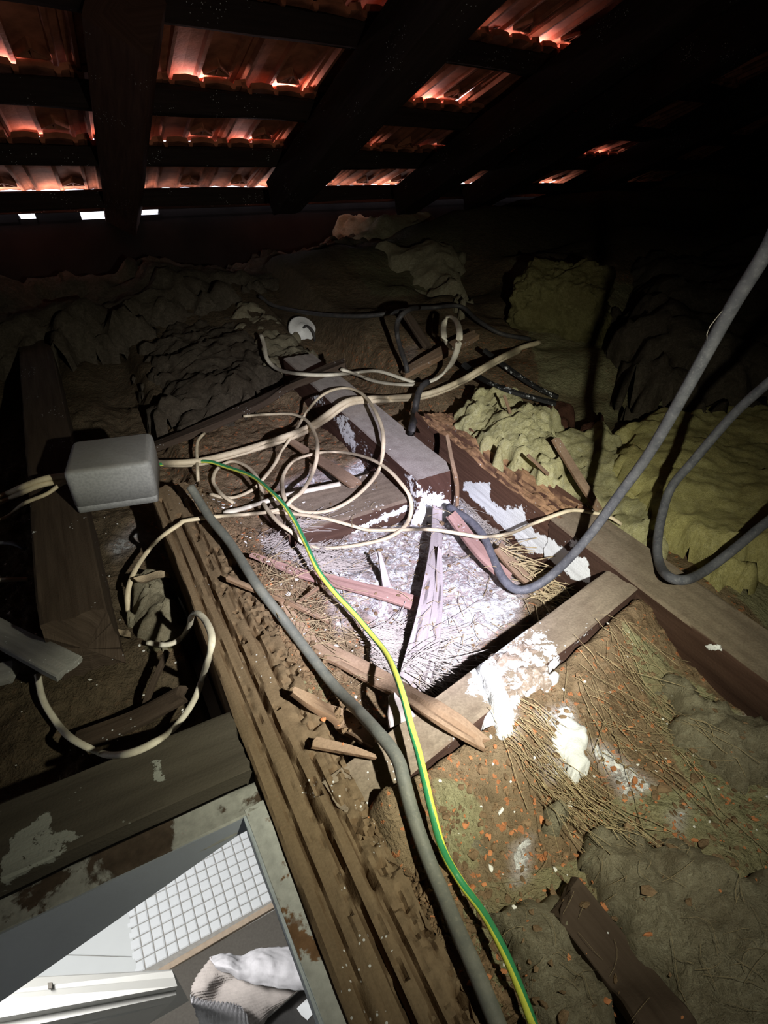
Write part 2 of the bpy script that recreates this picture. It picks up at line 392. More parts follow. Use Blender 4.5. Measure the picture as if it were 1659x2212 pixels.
def tube(name, pts, r, m, parent=None, segs=8, flat=1.0, step=.005, mids=None, twist=0.0, raw=False):
    c = np.array(pts) if raw else catmull(pts, step); n = len(c)
    T = np.gradient(c, axis=0); T /= np.maximum(np.linalg.norm(T, axis=1), 1e-9)[:, None]
    Sd = np.cross(T, [0, 0, 1.0]); Sd /= np.maximum(np.linalg.norm(Sd, axis=1), 1e-6)[:, None]; Up = np.cross(Sd, T)
    a = np.linspace(0, 2 * math.pi, segs, endpoint=False)
    rr = np.full(n, r) if not hasattr(r, '__len__') else np.interp(np.linspace(0, 1, n), np.linspace(0, 1, len(r)), r)
    tw = (np.arange(n) * twist)[:, None]
    ca, sa = np.cos(a[None] + tw), np.sin(a[None] + tw)
    V = c[:, None] + Sd[:, None] * (ca * rr[:, None])[..., None] + Up[:, None] * (sa * rr[:, None] * flat)[..., None]
    V = V.reshape(-1, 3); i = np.arange(n - 1)[:, None] * segs; k = np.arange(segs); k2 = (k + 1) % segs
    Fq = np.stack([i + k, i + k2, i + segs + k2, i + segs + k], -1).reshape(-1, 4).tolist()
    mi = None
    if mids is not None: mi = [mids[x % segs] for x in range(len(Fq))] + [0, 0]
    Fq.append(list(range(segs))[::-1]); Fq.append([(n - 1) * segs + x for x in range(segs)])
    return mesh(name, V, Fq, m, parent, True, None, None, mi)
def drape(px, r, lift=0.0, win=4, sm=4, step=6.0):
    """Lay a line seen at these photograph points down on the solid things under it; returns world points."""
    q = catmull([(p[0], p[1], 0) for p in px], step)[:, :2]
    lf = np.interp(np.linspace(0, 1, len(q)), np.linspace(0, 1, len(px)), [p[2] if len(p) > 2 else lift for p in px])
    t = np.array([hit_t(*p) for p in q]); n = len(t)
    tm = np.array([t[max(0, i - win):i + win + 1].min() for i in range(n)])
    for _ in range(sm):
        tp = np.concatenate([[tm[0]], tm, [tm[-1]]]); tm = .25 * tp[:-2] + .5 * tp[1:-1] + .25 * tp[2:]
    out = []
    for i, p in enumerate(q):
        d = ray(*p); z = CAMH + d[2] * tm[i]; up = (r * .95 + lf[i]) / max(-d[2], .15)
        out.append(CAM + d * (tm[i] - up))
    return np.array(out)
def rigid(px, lift=0.0):
    """End points (and bends) of a stiff piece: each rests on whatever lies under that photograph point."""
    out = []
    for p in px:
        t = hit_t(p[0], p[1]); d = ray(p[0], p[1]); lf = p[2] if len(p) > 2 else lift
        out.append(CAM + d * (t - lf / max(-d[2], .15)))
    return out
def mound(name, poly, zb, h, m, edge=.05, step=.006, amp=.012, freq=22, ragged=.018, seed=0, zp=None, top=None, parent=None):
    """A heap or loose batt: soft-sided body over an outline (photograph points on level zp)."""
    zp = zb + h * .5 if zp is None else zp
    w_ = np.array([P(x, y, zp)[:2] for x, y in poly] if len(poly[0]) == 2 else [q[:2] for q in poly]); x0, y0 = w_.min(0) - .03; x1, y1 = w_.max(0) + .03
    xs = np.arange(x0, x1, step); ys = np.arange(y0, y1, step); X, Y = np.meshgrid(xs, ys); x = X.ravel(); y = Y.ravel()
    p3 = np.stack([x, y, 0 * x + seed], 1)
    d = inpoly(x, y, w_) + ragged * fbm(p3 * 30, seed, 4)
    pr = np.sqrt(np.clip(-d / edge, 0, 1)); pr = 1 - (1 - pr) ** 1.6
    n = fbm(p3 * freq, seed + 3, 5, .55)
    z = zb + h * pr * (1 + .25 * fbm(p3 * 7, seed + 8, 2)) + .62 * amp * n * (.25 + .75 * pr)
    z = z + .35 * amp * fbm(p3 * freq * 4.5, seed + 31, 3, .6) * pr
    z = np.where(d > 0, zb - .02, z)
    V = np.stack([x + .3 * amp * fbm(p3 * freq * 1.7 + 9, seed + 1, 3), y + .3 * amp * fbm(p3 * freq * 1.7 + 19, seed + 2, 3), z], 1)
    idx = np.arange(len(x)).reshape(X.shape); keep = (d < step * 1.5).reshape(X.shape)
    k = keep[:-1, :-1] & keep[1:, :-1] & keep[:-1, 1:] & keep[1:, 1:]
    Fq = np.stack([idx[:-1, :-1][k], idx[:-1, 1:][k], idx[1:, 1:][k], idx[1:, :-1][k]], 1)
    used = np.unique(Fq); mp = np.full(len(x), -1); mp[used] = np.arange(len(used))
    return mesh(name, V[used], mp[Fq], m, parent)
def slab(name, c, size, rz, tilt, m, n=26, amp=.012, freq=20, seed=0, rnd=.25, parent=None):
    """A batt standing or leaning: a rounded box with a woolly surface."""
    V = []; Fc = []
    for ax in range(3):
        for sg in (-1, 1):
            b = len(V)
            for i in range(n + 1):
                for j in range(n + 1):
                    p = [0, 0, 0]; p[ax] = sg; p[(ax + 1) % 3] = -1 + 2 * i / n; p[(ax + 2) % 3] = -1 + 2 * j / n; V.append(p)
            for i in range(n):
                for j in range(n):
                    q = [b + i * (n + 1) + j, b + (i + 1) * (n + 1) + j, b + (i + 1) * (n + 1) + j + 1, b + i * (n + 1) + j + 1]
                    Fc.append(q if sg > 0 else q[::-1])
    V = np.array(V, float); nr = V / (np.abs(V) ** 6).sum(1)[:, None] ** (1 / 6)
    V = nr * np.array(size) / 2; nn = V / np.linalg.norm(V, axis=1)[:, None]
    V = V + nn * (amp * fbm(V * freq + seed, seed, 5, .65))[:, None]
    Rm = np.array(Matrix.Rotation(rz, 3, 'Z') @ Matrix.Rotation(tilt, 3, 'X')); V = V @ Rm.T + np.array(c)
    return mesh(name, V, Fc, m, parent)
def box(name, lo, hi, m, parent=None):
    x0, y0, z0 = lo; x1, y1, z1 = hi
    v = [(x0, y0, z0), (x1, y0, z0), (x1, y1, z0), (x0, y1, z0), (x0, y0, z1), (x1, y0, z1), (x1, y1, z1), (x0, y1, z1)]
    f = [[0, 3, 2, 1], [4, 5, 6, 7], [0, 1, 5, 4], [1, 2, 6, 5], [2, 3, 7, 6], [3, 0, 4, 7]]
    return mesh(name, v, f, m, parent, False)
def prism(name, poly, z0, z1, m, parent=None, bevel=0.0):
    """poly: world xy outline (counter-clockwise)."""
    n = len(poly); poly = [np.array(p[:2]) for p in poly]; c = sum(poly) / n
    v = [(*p, z0) for p in poly] + [(*p, z1 - bevel) for p in poly]
    f = [list(range(n))[::-1]] + [[i, (i + 1) % n, n + (i + 1) % n, n + i] for i in range(n)]
    if bevel:
        for p in poly:
            d = c - p; v.append((*(p + d / max(np.linalg.norm(d), 1e-6) * bevel * 1.4), z1))
        f += [[n + i, n + (i + 1) % n, 2 * n + (i + 1) % n, 2 * n + i] for i in range(n)] + [list(range(2 * n, 3 * n))]
    else: f.append(list(range(n, 2 * n)))
    return mesh(name, v, f, m, parent, False)

O3 = PT(830, 418, 1.0); O3 = CAM + (O3 - CAM) * (2.6 / O3[1])
RB = np.array([1770, 1468, -129.0]); RB /= np.linalg.norm(RB); RR = np.array([-530, 1198, -519.0]); RR /= np.linalg.norm(RR)
RN = np.cross(RB, RR); RN /= np.linalg.norm(RN)
def RP(a, c, h=0.0): return O3 + RB * a + RR * c + RN * h
def roof_ac(px, py, h=0.0):
    d = ray(px, py); o = O3 + RN * h; t = ((o - CAM) @ RN) / (d @ RN); X = CAM + d * t
    return np.linalg.lstsq(np.stack([RB, RR], 1), X - o, rcond=None)[0]
# ------------------------------------------------------------------ the setting: attic floor
def nog_u(v): return .245 + (v - .10) * (.081 / .377)
EV0 = RP(0, .075)[:2]; EVN = np.array([-RB[1], RB[0]]) / math.hypot(RB[0], RB[1])
def floor_z(x, y):
    u = x * UN[0] + y * UN[1]; v = x * VN[0] + y * VN[1]
    p = np.stack([u, v, 0 * u], 1)
    z = .008 * fbm(p * 6, 1, 3) + .0045 * fbm(p * 28, 2, 4) + .0022 * fbm(p * 110, 3, 3)
    mid = smooth(.09, .12, v) * smooth(.50, .47, v)
    z = z + .028 * mid * smooth(.20, .40, u)
    z = z + .050 * np.exp(-np.maximum(v - .10, 0) / .045) * smooth(.09, .105, v) * smooth(.95, .75, u) * (1 + .35 * fbm(p * 18, 5, 3))
    near = smooth(-.012, .016, nog_u(v) - .014 - u) * smooth(.085, .12, v) * smooth(.60, .54, v)
    z = z + near * (.048 + .032 * smooth(.12, .02, nog_u(v) - u))
    rt = smooth(.545, .60, v); z = np.maximum(z, z * (1 - rt) + rt * (.062 + .022 * fbm(p * 5, 7, 3)))
    z = z + .02 * smooth(.05, .0, v) * smooth(.45, .6, u)
    z = z - .012 * smooth(-.10, -.2, v)
    z = z + .010 * np.exp(-(((u - .60) / .05) ** 2 + ((v - .17) / .045) ** 2))
    dn = u - nog_u(v); crev = smooth(.010, .018, dn) * smooth(.062 + .022 * vnoise(p * 45, 11), .036 + .022 * vnoise(p * 45, 11), dn) * smooth(.12, .14, v) * smooth(.49, .47, v)
    z = z - crev * (.075)
    z = z - .05 * smooth(.018, .026, v) * smooth(.040, .034, v) * smooth(.72, .66, u)
    de = ((x - EV0[0]) * EVN[0] + (y - EV0[1]) * EVN[1])   # distance inside the eaves wall is negative
    far = smooth(.95, 2.5, y * 1.0) * smooth(.0, -.7, de); z = z + far * .20 + .03 * smooth(.9, 1.4, y) * fbm(p * 4, 21, 4)
    return z
def make_floor():
    def axis(lo, dl, dh, hi, s):
        a = list(np.arange(dl, dh, s)); x = dh; st_ = s
        while x < hi: a.append(x); st_ *= 1.12; x += min(st_, .09)
        a.append(hi); x = dl; st_ = s; pre = []
        while True:
            st_ *= 1.12; x -= min(st_, .09)
            if x <= lo: break
            pre.append(x)
        return np.array([lo] + pre[::-1] + a)
    us = axis(-.9, -.16, 1.25, 3.6, .0045); vs = axis(-2.6, -.42, .92, 4.6, .0045)
    Ug, Vg = np.meshgrid(us, vs, indexing='ij'); u = Ug.ravel(); v = Vg.ravel()
    x = u * UN[0] + v * VN[0]; y = u * UN[1] + v * VN[1]
    e0 = RP(0, .075)[:2]; en = np.array([-RB[1], RB[0]]) / math.hypot(RB[0], RB[1])
    over = np.maximum((x - e0[0]) * en[0] + (y - e0[1]) * en[1], 0); xs_, ys_ = x - over * en[0], y - over * en[1]
    out = over > .22; x, y = np.where(out, x, xs_), np.where(out, y, ys_)          # the floor ends at the outer wall
    z = floor_z(x, y); V = np.stack([x, y, z], 1)
    idx = np.arange(len(u)).reshape(Ug.shape)
    uc = (Ug[:-1, :-1] + Ug[1:, 1:]) / 2; vc = (Vg[:-1, :-1] + Vg[1:, 1:]) / 2
    keep = ~((uc < .352) & (uc > -.62) & (vc < .036) & (vc > -.80))
    xc = uc * UN[0] + vc * VN[0]; yc = uc * UN[1] + vc * VN[1]
    keep &= ((xc - e0[0]) * en[0] + (yc - e0[1]) * en[1]) < .10
    Fq = np.stack([idx[:-1, :-1][keep], idx[1:, :-1][keep], idx[1:, 1:][keep], idx[:-1, 1:][keep]], 1)[:, ::-1]
    pl = paint_mask(V, [([(800, 1120), (930, 1090), (1010, 1110), (1075, 1215), (1140, 1275), (1120, 1340), (1040, 1390), (960, 1480), (900, 1490), (850, 1420), (790, 1330), (720, 1290), (690, 1180), (760, 1150)], .62),
                        ([(850, 1330), (950, 1300), (1090, 1290), (1120, 1330), (1030, 1400), (950, 1480), (880, 1440), (790, 1420)], .75),
                        ([(970, 1080), (1005, 1050), (1090, 1180), (1050, 1170)], .8),
                        ([(740, 1020), (800, 980), (830, 1000), (760, 1060)], .8), ([(600, 1050), (720, 1000), (750, 1040), (640, 1085)], .58),
                        ([(560, 1150), (640, 1145), (700, 1200), (640, 1215), (570, 1200)], .50),
                        ([(700, 1290), (760, 1270), (790, 1330), (730, 1370)], .48),
                        ([(1060, 1500), (1110, 1500), (1120, 1600), (1070, 1560)], .75), ([(1160, 1540), (1230, 1520), (1270, 1640), (1210, 1600)], .72),
                        ([(1260, 1600), (1310, 1610), (1420, 1700), (1350, 1730)], .70), ([(1160, 1640), (1200, 1600), (1230, 1680), (1180, 1690)], .55),
                        ([(1105, 1830), (1150, 1800), (1140, 1900), (1105, 1920)], .60), ([(1440, 1760), (1490, 1740), (1470, 1810)], .55),
                        ([(230, 1180), (290, 1130), (330, 1160), (250, 1210)], .6), ([(460, 1440), (510, 1430), (500, 1520), (460, 1530)], .5),
                        ([(1590, 1550), (1660, 1530), (1660, 1580)], .6), ([(860, 760), (900, 745), (900, 790)], .3)], 14)
    ins = paint_mask(V, [[(930, 1680), (1010, 1690), (1050, 1760), (1030, 1880), (960, 1850)], [(960, 1930), (1290, 1850), (1300, 1740), (1400, 1690), (1700, 1750), (1760, 2400), (1100, 2400)],
                         [(1340, 1340), (1480, 1460), (1760, 1650), (1760, 1750), (1500, 1720), (1420, 1560)], [(1180, 880), (1400, 1100), (1700, 1400), (1760, 700), (1100, 560)],
                         ([(300, 1330), (400, 1300), (390, 1400), (310, 1420)], .8), ([(600, 1430), (700, 1460), (760, 1600), (640, 1560)], .62),
                         ([(700, 450), (1000, 470), (1000, 640), (800, 640)], .9)], 25)
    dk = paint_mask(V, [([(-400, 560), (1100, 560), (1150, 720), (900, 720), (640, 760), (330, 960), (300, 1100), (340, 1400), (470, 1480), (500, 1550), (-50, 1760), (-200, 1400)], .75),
                        ([(-400, 440), (1900, 430), (1900, 560), (1300, 560), (700, 600), (-400, 640)], .9)], 50)  # gloom at the back, left and eaves painted into the floor colour
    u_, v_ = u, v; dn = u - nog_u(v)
    dk = np.maximum(dk, smooth(-.022, -.045, z) * .95)  # low crevices darkened as well, shade put into the floor colour
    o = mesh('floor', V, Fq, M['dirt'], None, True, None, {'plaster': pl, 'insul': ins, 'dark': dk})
    o['kind'] = 'structure'; solid(o); return o
floor_o = make_floor()

# ------------------------------------------------------------------ the setting: roof
ROWC = [-.10, -.42, -.72, -1.03, -1.34, -1.65]; TW = .165; A0 = -1.9; NCOL = 38
def tile_shape(length, lift):
    prof = [(0, 0), (.06, .0), (.08, -.010), (.12, -.010), (.14, .000), (.30, .003), (.44, .000), (.455, -.008), (.50, -.008), (.515, .000), (.68, .003), (.84, .000), (.86, -.006), (.90, -.006), (.92, .0), (1.07, .004)]
    V = []; Fc = []; ys = [0, .18, .5, .8, 1.0]; n = len(prof)
    for th in (0, .011):
        for y in ys:
            for x, z in prof:
                V.append(RB * (x * TW) + RR * (y * length) + RN * (z + th + lift * y))
    m = len(ys) * n
    for i in range(len(ys) - 1):
        for j in range(n - 1):
            a = i * n + j; Fc.append([a, a + 1, a + n + 1, a + n]); Fc.append([m + a, m + a + n, m + a + n + 1, m + a + 1])
    for j in range(n - 1):
        Fc.append([j, m + j, m + j + 1, j + 1]); e_ = (len(ys) - 1) * n + j; Fc.append([e_, e_ + 1, m + e_ + 1, m + e_])
    for i in range(len(ys) - 1):
        a = i * n; Fc.append([a, a + n, m + a + n, m + a]); a += n - 1; Fc.append([a, m + a, m + a + n, a + n])
    def bar3(x0, y0, x1, y1, wd, dz):          # nibs under the tail: a small truss of ribs
        p0 = np.array([x0 * TW, y0]); p1 = np.array([x1 * TW, y1]); d = (p1 - p0) / np.linalg.norm(p1 - p0); s = np.array([-d[1], d[0]]) * wd / 2
        b = len(V)
        for q in (p0 - s, p0 + s, p1 + s, p1 - s):
            for z in (.006, -dz): V.append(RB * q[0] + RR * q[1] + RN * (z + lift * q[1] / length))
        Fc.extend([[b + 1, b + 3, b + 5, b + 7], [b, b + 1, b + 7, b + 6], [b + 2, b + 4, b + 5, b + 3], [b, b + 2, b + 3, b + 1], [b + 6, b + 7, b + 5, b + 4]])
    yt = length - .115
    bar3(.52, yt + .005, .68, yt - .035, .005, .014); bar3(.68, yt - .035, .84, yt + .005, .005, .014); bar3(.52, yt + .005, .84, yt + .005, .005, .014); bar3(.68, yt - .035, .68, yt + .005, .004, .014)
    return V, Fc
OPEN_PX = {0: [(x, 405) for x in range(-20, 1060, 45)] + [(1180, 403), (1300, 405)],
           1: [(8, 284), (55, 285), (330, 312), (395, 308), (590, 322), (745, 335), (945, 335), (1150, 400), (1420, 288), (1520, 303)],
           2: [(15, 150), (85, 195), (460, 197), (600, 210), (860, 254), (955, 272), (1200, 291)],
           3: [(820, 42), (990, 90), (1065, 120), (1110, 125), (1235, 128)], 4: [(630, 6)]}
def make_roof():
    ce = empty('ceiling', (0, 0, 0)); ce['kind'] = 'structure'
    opens = {}
    for k, ps in OPEN_PX.items():
        for q in ps:
            a, c = roof_ac(*q); opens.setdefault((k, int(math.floor((a - A0) / TW))), 0)
    cache = {}
    for k in range(5):
        head = ROWC[k + 1] - .03; tail = ROWC[k] + (.075 if k else .13); Lt = tail - head
        for j in range(NCOL):
            op = (k, j) in opens
            key = (k, op)
            if key not in cache:
                V, Fc = tile_shape(Lt, .038 if op else .022); o = mesh('roof_tile', V, Fc, M['terracotta'], ce, False); cache[key] = o
                first = o
            else:
                first = cache[key].copy(); COL.objects.link(first); first.parent = ce
            jit = random.uniform(-.003, .003)
            first.location = Vector(RP(A0 + j * TW, head, .002 + jit))
            if op:                              # small area lamp added in this tile's lap, standing in for daylight
                s = 1.0 if k else 2.0
                fade = {0: 1.7, 1: 1.9, 2: 2.3, 3: 2.8, 4: 2.2}[k] * (1.0 if j < 22 else .6)
                L = bpy.data.lights.new('added_gap_lamp', 'AREA'); L.shape = 'RECTANGLE'; L.size = TW * (.30 if k else .7); L.size_y = .010 * s
                L.energy = .075 * fade * random.choice((.25, .5, .8, 1.2, 1.5)); L.color = (1, .62, .58) if k else (1, .80, .76)
                lo = bpy.data.objects.new('added_gap_lamp', L); COL.objects.link(lo)
                pos = RP(A0 + (j + (random.uniform(.35, .7) if k else .5)) * TW, ROWC[k] + (.028 if k else .10), .021 if k else -.004)
                zz = -Vector(-RR + RN * (.18 if k else 2.0)).normalized(); xx = Vector(RB); yy = zz.cross(xx).normalized(); xx = yy.cross(zz)
                lo.matrix_world = Matrix((( *[xx[0], yy[0], zz[0], pos[0]],), ( *[xx[1], yy[1], zz[1], pos[1]],), ( *[xx[2], yy[2], zz[2], pos[2]],), (0, 0, 0, 1)))
    # unseen dark sheets added beyond the visible tiling to keep outside light out
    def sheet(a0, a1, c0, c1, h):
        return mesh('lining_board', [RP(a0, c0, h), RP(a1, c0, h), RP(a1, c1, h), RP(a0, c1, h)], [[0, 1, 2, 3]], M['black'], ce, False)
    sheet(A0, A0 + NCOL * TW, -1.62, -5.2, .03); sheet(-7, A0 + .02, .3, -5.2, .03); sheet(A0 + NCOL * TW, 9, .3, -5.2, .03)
    for i, c in enumerate(ROWC[:5]):
        b = bar('roof_batten', [RP(A0, c, -.022), RP(A0 + NCOL * TW, c, -.022)], .045, .040, M['black_wood'], None, .05, .004, seed=i + 3, along=.5)
        tag(b, ['rough roof batten nearest the eaves, dark under the lit edge tiles', 'second roof batten up from the eaves, black against glowing gaps', 'third roof batten up, running behind the leaning strut', 'fourth roof batten up, below the tiles with raised letters', 'topmost roof batten in view, almost lost in the dark'][i], 'batten', 'roof battens')
    # raised letters on the underside of one tile
    for txt, q, sc in (('BRIGBA', (1046, 100), .020),):
        fc = bpy.data.curves.new('tile_lettering', 'FONT'); fc.body = txt; fc.size = sc; fc.extrude = .0012
        fo = bpy.data.objects.new('tile_lettering', fc); COL.objects.link(fo); fo.parent = ce
        a, c = roof_ac(q[0], q[1], .03); fo.data.materials.append(M['dark_board'])
        pos = RP(a, c, .036); xx = Vector(-RR); zz = Vector(-RN); yy = zz.cross(xx)
        fo.matrix_world = Matrix(((xx[0], yy[0], zz[0], pos[0]), (xx[1], yy[1], zz[1], pos[1]), (xx[2], yy[2], zz[2], pos[2]), (0, 0, 0, 1)))
make_roof()
def rafter(q0, q1, wd, lab, sd, dep=.09):
    h = -.045 - dep / 2
    a0, c0 = roof_ac(*q0, h); a1, c1 = roof_ac(*q1, h)
    d = (np.array([a1, c1]) - [a0, c0]); e0 = np.array([a0, c0]) - d * .12; e1 = np.array([a1, c1]) + d * 1.2
    o = bar('rafter', [RP(*e0, h), RP(*e1, h)], wd, dep, M['black_wood'], None, .02, .003, seed=sd, along=.4)
    # stand the rafter square to the roof
    tag(o, lab, 'rafter', 'rafters'); return o
rafter((628, 408), (820, 170), .085, 'wide dark rafter in the middle, first to the right of the leaning strut', 31)
rafter((895, 418), (1150, 232), .075, 'pale edged rafter running up from the eaves beside two lit tile gaps', 32)
rafter((1040, 420), (1330, 240), .065, 'reddish rafter catching tile glow on its upper side', 33)
rafter((1215, 428), (1500, 285), .060, 'fainter dark red rafter farther along the eaves', 34)
rafter((1420, 425), (1640, 315), .060, 'barely lit rafter farthest along the eaves toward the dark end', 35)
# strut
st0 = P(268, 470, .14); st0 = CAM + (P(268, 462, .20) - CAM) * 0.80
a, c = roof_ac(268, 20, -.06); st1 = RP(a, c, -.06)
o = bar('roof_strut', [st0 - (st1 - st0) * .05, st1], .088, .075, M['dusty'], None, .015, .002, seed=41, along=.4, roll=.5)
tag(o, 'dark upright timber strut rising from the eaves to the roof at left', 'post')
# eaves: fascia, wall, shell
fb = bar('fascia_board', [RP(-2.2, .055, .005), RP(4.4, .055, .005)], .02, .036, M['black_wood'], None, .06, .002, seed=51, along=.5)
tag(fb, 'dark fascia board closing the eaves below the lit tile edge', 'board')
def wall(name, pts, m=None):
    o = mesh(name, pts, [list(range(len(pts)))], m or M['black'], None, False); o['kind'] = 'structure'; return o
def eave_a(px): return roof_ac(px, 458, -.02)[0]
wb = empty('wall_back', (0, 0, 0)); wb['kind'] = 'structure'
OPEN = 0
spans = [(-3.0, eave_a(32)), (eave_a(70), eave_a(172)), (eave_a(243), eave_a(303)), (eave_a(345), 8.0)]
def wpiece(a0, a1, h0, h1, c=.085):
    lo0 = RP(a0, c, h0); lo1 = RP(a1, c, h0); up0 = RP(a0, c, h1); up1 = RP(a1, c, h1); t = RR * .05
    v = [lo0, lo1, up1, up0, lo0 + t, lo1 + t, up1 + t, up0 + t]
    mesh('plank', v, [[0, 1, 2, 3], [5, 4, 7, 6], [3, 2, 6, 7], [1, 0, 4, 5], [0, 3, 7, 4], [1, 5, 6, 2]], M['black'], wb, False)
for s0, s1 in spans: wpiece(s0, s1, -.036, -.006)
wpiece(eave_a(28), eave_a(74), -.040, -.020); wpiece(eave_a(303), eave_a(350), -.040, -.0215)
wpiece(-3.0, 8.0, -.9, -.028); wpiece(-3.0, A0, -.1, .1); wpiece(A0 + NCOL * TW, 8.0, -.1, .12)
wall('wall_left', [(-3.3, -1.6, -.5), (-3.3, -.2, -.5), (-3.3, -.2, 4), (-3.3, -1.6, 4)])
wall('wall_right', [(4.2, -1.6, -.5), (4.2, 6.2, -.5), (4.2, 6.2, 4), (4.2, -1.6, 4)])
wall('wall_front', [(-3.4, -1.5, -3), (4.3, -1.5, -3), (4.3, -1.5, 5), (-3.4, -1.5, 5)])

# ------------------------------------------------------------------ the setting: room below the hatch
BZ = -2.3
def hole_ceiling():
    ce = empty('ceiling.001', (0, 0, 0)); ce['kind'] = 'structure'
    z = -.03
    def q(u0, u1, v0, v1):
        mesh('plaster_board', [W(u0, v0, z), W(u1, v0, z), W(u1, v1, z), W(u0, v1, z)], [[0, 1, 2, 3]], M['gwhite'], ce, False)
    q(.365, 2.9, -3, 3); q(-2, -.60, -3, 3); q(-.60, .365, .038, 3); q(-.60, .365, -3, -.82)
hole_ceiling()
fl2 = empty('floor.001', (0, 0, 0)); fl2['kind'] = 'structure'
mesh('floor_screed', [(-2.6, -1.4, BZ - .003), (2.0, -1.4, BZ - .003), (2.0, 2.2, BZ - .003), (-2.6, 2.2, BZ - .003)], [[0, 1, 2, 3]], M['grout'], fl2, False)
A2 = P(288, 2098, BZ); ua = A2[:2] @ UN[:2]; va = A2[:2] @ VN[:2]; pit = .0442
tl = None
for i in range(12):
    for j in range(16):
        if tl is None:
            h_ = pit * .455; bz = .007
            v = []
            for (zz, k) in ((-.008, 1), (.0, 1), (.004, .80)):
                for su, sv in ((-1, -1), (1, -1), (1, 1), (-1, 1)): v.append(UN * su * h_ * k + VN * sv * h_ * k + np.array([0, 0, zz]))
            f = [[8, 9, 10, 11][::-1]] + [[a, a + 4, (a + 1) % 4 + 4, (a + 1) % 4] for a in range(4)] + [[4 + a, 8 + a, 8 + (a + 1) % 4, 4 + (a + 1) % 4] for a in range(4)]
            tl = mesh('mosaic_tile', v, f, M['tile'], fl2, False); o = tl
        else:
            o = tl.copy(); COL.objects.link(o); o.parent = fl2
        p = W(ua + (i + .1) * pit, va + (j + .5) * pit, BZ)
        o.location = p; o.rotation_euler = (random.uniform(-.03, .03), random.uniform(-.03, .03), random.uniform(-.02, .02))
# large white tiles beside the mosaic
for poly in ([(150, 2062), (293, 2067), (279, 1968), (330, 1880), (100, 1880), (-200, 2000)], [(300, 2110), (293, 2069), (150, 2064), (-200, 2070), (-300, 2200), (200, 2212)]):
    prism('floor_tile', [P(x, y, BZ)[:2] for x, y in poly][::-1], BZ - .01, BZ + .004, M['gwhite'], fl2, .002)
# edge strip and grey floor
e0 = W(ua - .055, va - .1, BZ); 
bar('edge_strip', [W(ua - .060, va + .02, BZ + .006), W(ua - .030, va + .9, BZ + .006)], .022, .02, M['beige'], fl2, .03, .001)
prism('floor_sheet', [W(ua - .07, va + .0)[:2], W(ua - .04, va + 1.6)[:2], W(ua - 1.4, va + 1.6)[:2], W(ua - 1.4, va - .6)[:2], W(ua - .07, va - .6)[:2]][::-1], BZ - .01, BZ + .006, M['lino'], fl2)
wall('wall_left.001', [(-2.6, -1.4, BZ), (-2.6, 2.2, BZ), (-2.6, 2.2, -.02), (-2.6, -1.4, -.02)], M['gwhite'])
wall('wall_right.001', [(2, -1.4, BZ), (2, 2.2, BZ), (2, 2.2, -.02), (2, -1.4, -.02)], M['gwhite'])
wall('wall_back.001', [(-2.6, 2.2, BZ), (2, 2.2, BZ), (2, 2.2, -.02), (-2.6, 2.2, -.02)], M['gwhite'])
wall('wall_front.001', [(-3.2, -1.4, BZ), (2, -1.4, BZ), (2, -1.4, -.02), (-3.2, -1.4, -.02)], M['gwhite'])
# ------------------------------------------------------------------ timbers
def cracks_rand(n, seed, x0, x1, l0, l1, depth, wd):
    r = np.random.default_rng(seed); out = []
    for _ in range(n):
        a = r.uniform(.0, .97); L_ = r.uniform(l0, l1); x = r.uniform(x0, x1)
        out.append(([(a, x), (a + L_ * .5, x + r.normal(0, .04)), (min(a + L_, 1), x + r.normal(0, .07))], depth * r.uniform(.5, 1.2), wd * r.uniform(.7, 1.3)))
    return out
def mainj_disp(s, X, Z, nx, nz, Lg):
    X = -X; nx = -nx                           # measured from the far edge, toward the dirt bank
    q = np.stack([s.ravel() / .011, X.ravel() / .007, 0 * s.ravel()], 1)
    pit = np.clip(fbm(q, 61, 4, .6) + .05, 0, 1).reshape(s.shape)
    side = smooth(.004, .022, X)               # the eaten side
    fine = fbm(np.stack([s.ravel() / .010, X.ravel() / .005, 0 * s.ravel()], 1), 64, 3).reshape(s.shape)
    lng = fbm(np.stack([s.ravel() / .16, X.ravel() / .005, 0 * s.ravel()], 1), 66, 3).reshape(s.shape)
    return np.where(nz > 0, -side * (.006 * pit + .002 * np.abs(fine)) - .0003 * np.abs(fine) + .00025 * lng, np.where(nx > 0, -.004 + .004 * fine, 0))
mj = bar('ceiling_joist', [W(.775, .0725, .05), W(-.20, .0725, .05)], .071, .10, M['rotten'], None, .0023, .0010, jag=.014, jaglen=.03,
         cracks=[([(.03, .72), (.35, .66), (.6, .64), (.98, .68)], .006, .0015), ([(.08, .30), (.25, .28), (.5, .12), (.75, .05), (.97, -.1)], .012, .0018),
                 ([(.5, -.3), (.7, -.38), (.99, -.5)], .008, .0016), ([(.04, -.05), (.2, -.25), (.42, -.40)], .007, .0015)]
         + cracks_rand(30, 5, -.2, .6, .02, .06, .003, .0009) + cracks_rand(70, 6, -.95, .1, .006, .018, .006, .0014),
         disp=mainj_disp, seed=2, along=.12)
tag(mj, 'long rotten brown ceiling joist with deep cracks running beside the open hatch', 'joist'); solid(mj)
def rj_disp(s, X, Z, nx, nz, Lg):
    far = smooth(.34, .24, s)                  # eaten top toward the far end
    q = np.stack([s.ravel() / .05, X.ravel() / .010, 0 * s.ravel()], 1); n = fbm(q, 71, 4).reshape(s.shape)
    rid = fbm(np.stack([s.ravel() / .012, X.ravel() / .014, 0 * s.ravel()], 1), 75, 4).reshape(s.shape)
    return np.where(nz > 0, far * (.007 * n + .003 * rid), 0)
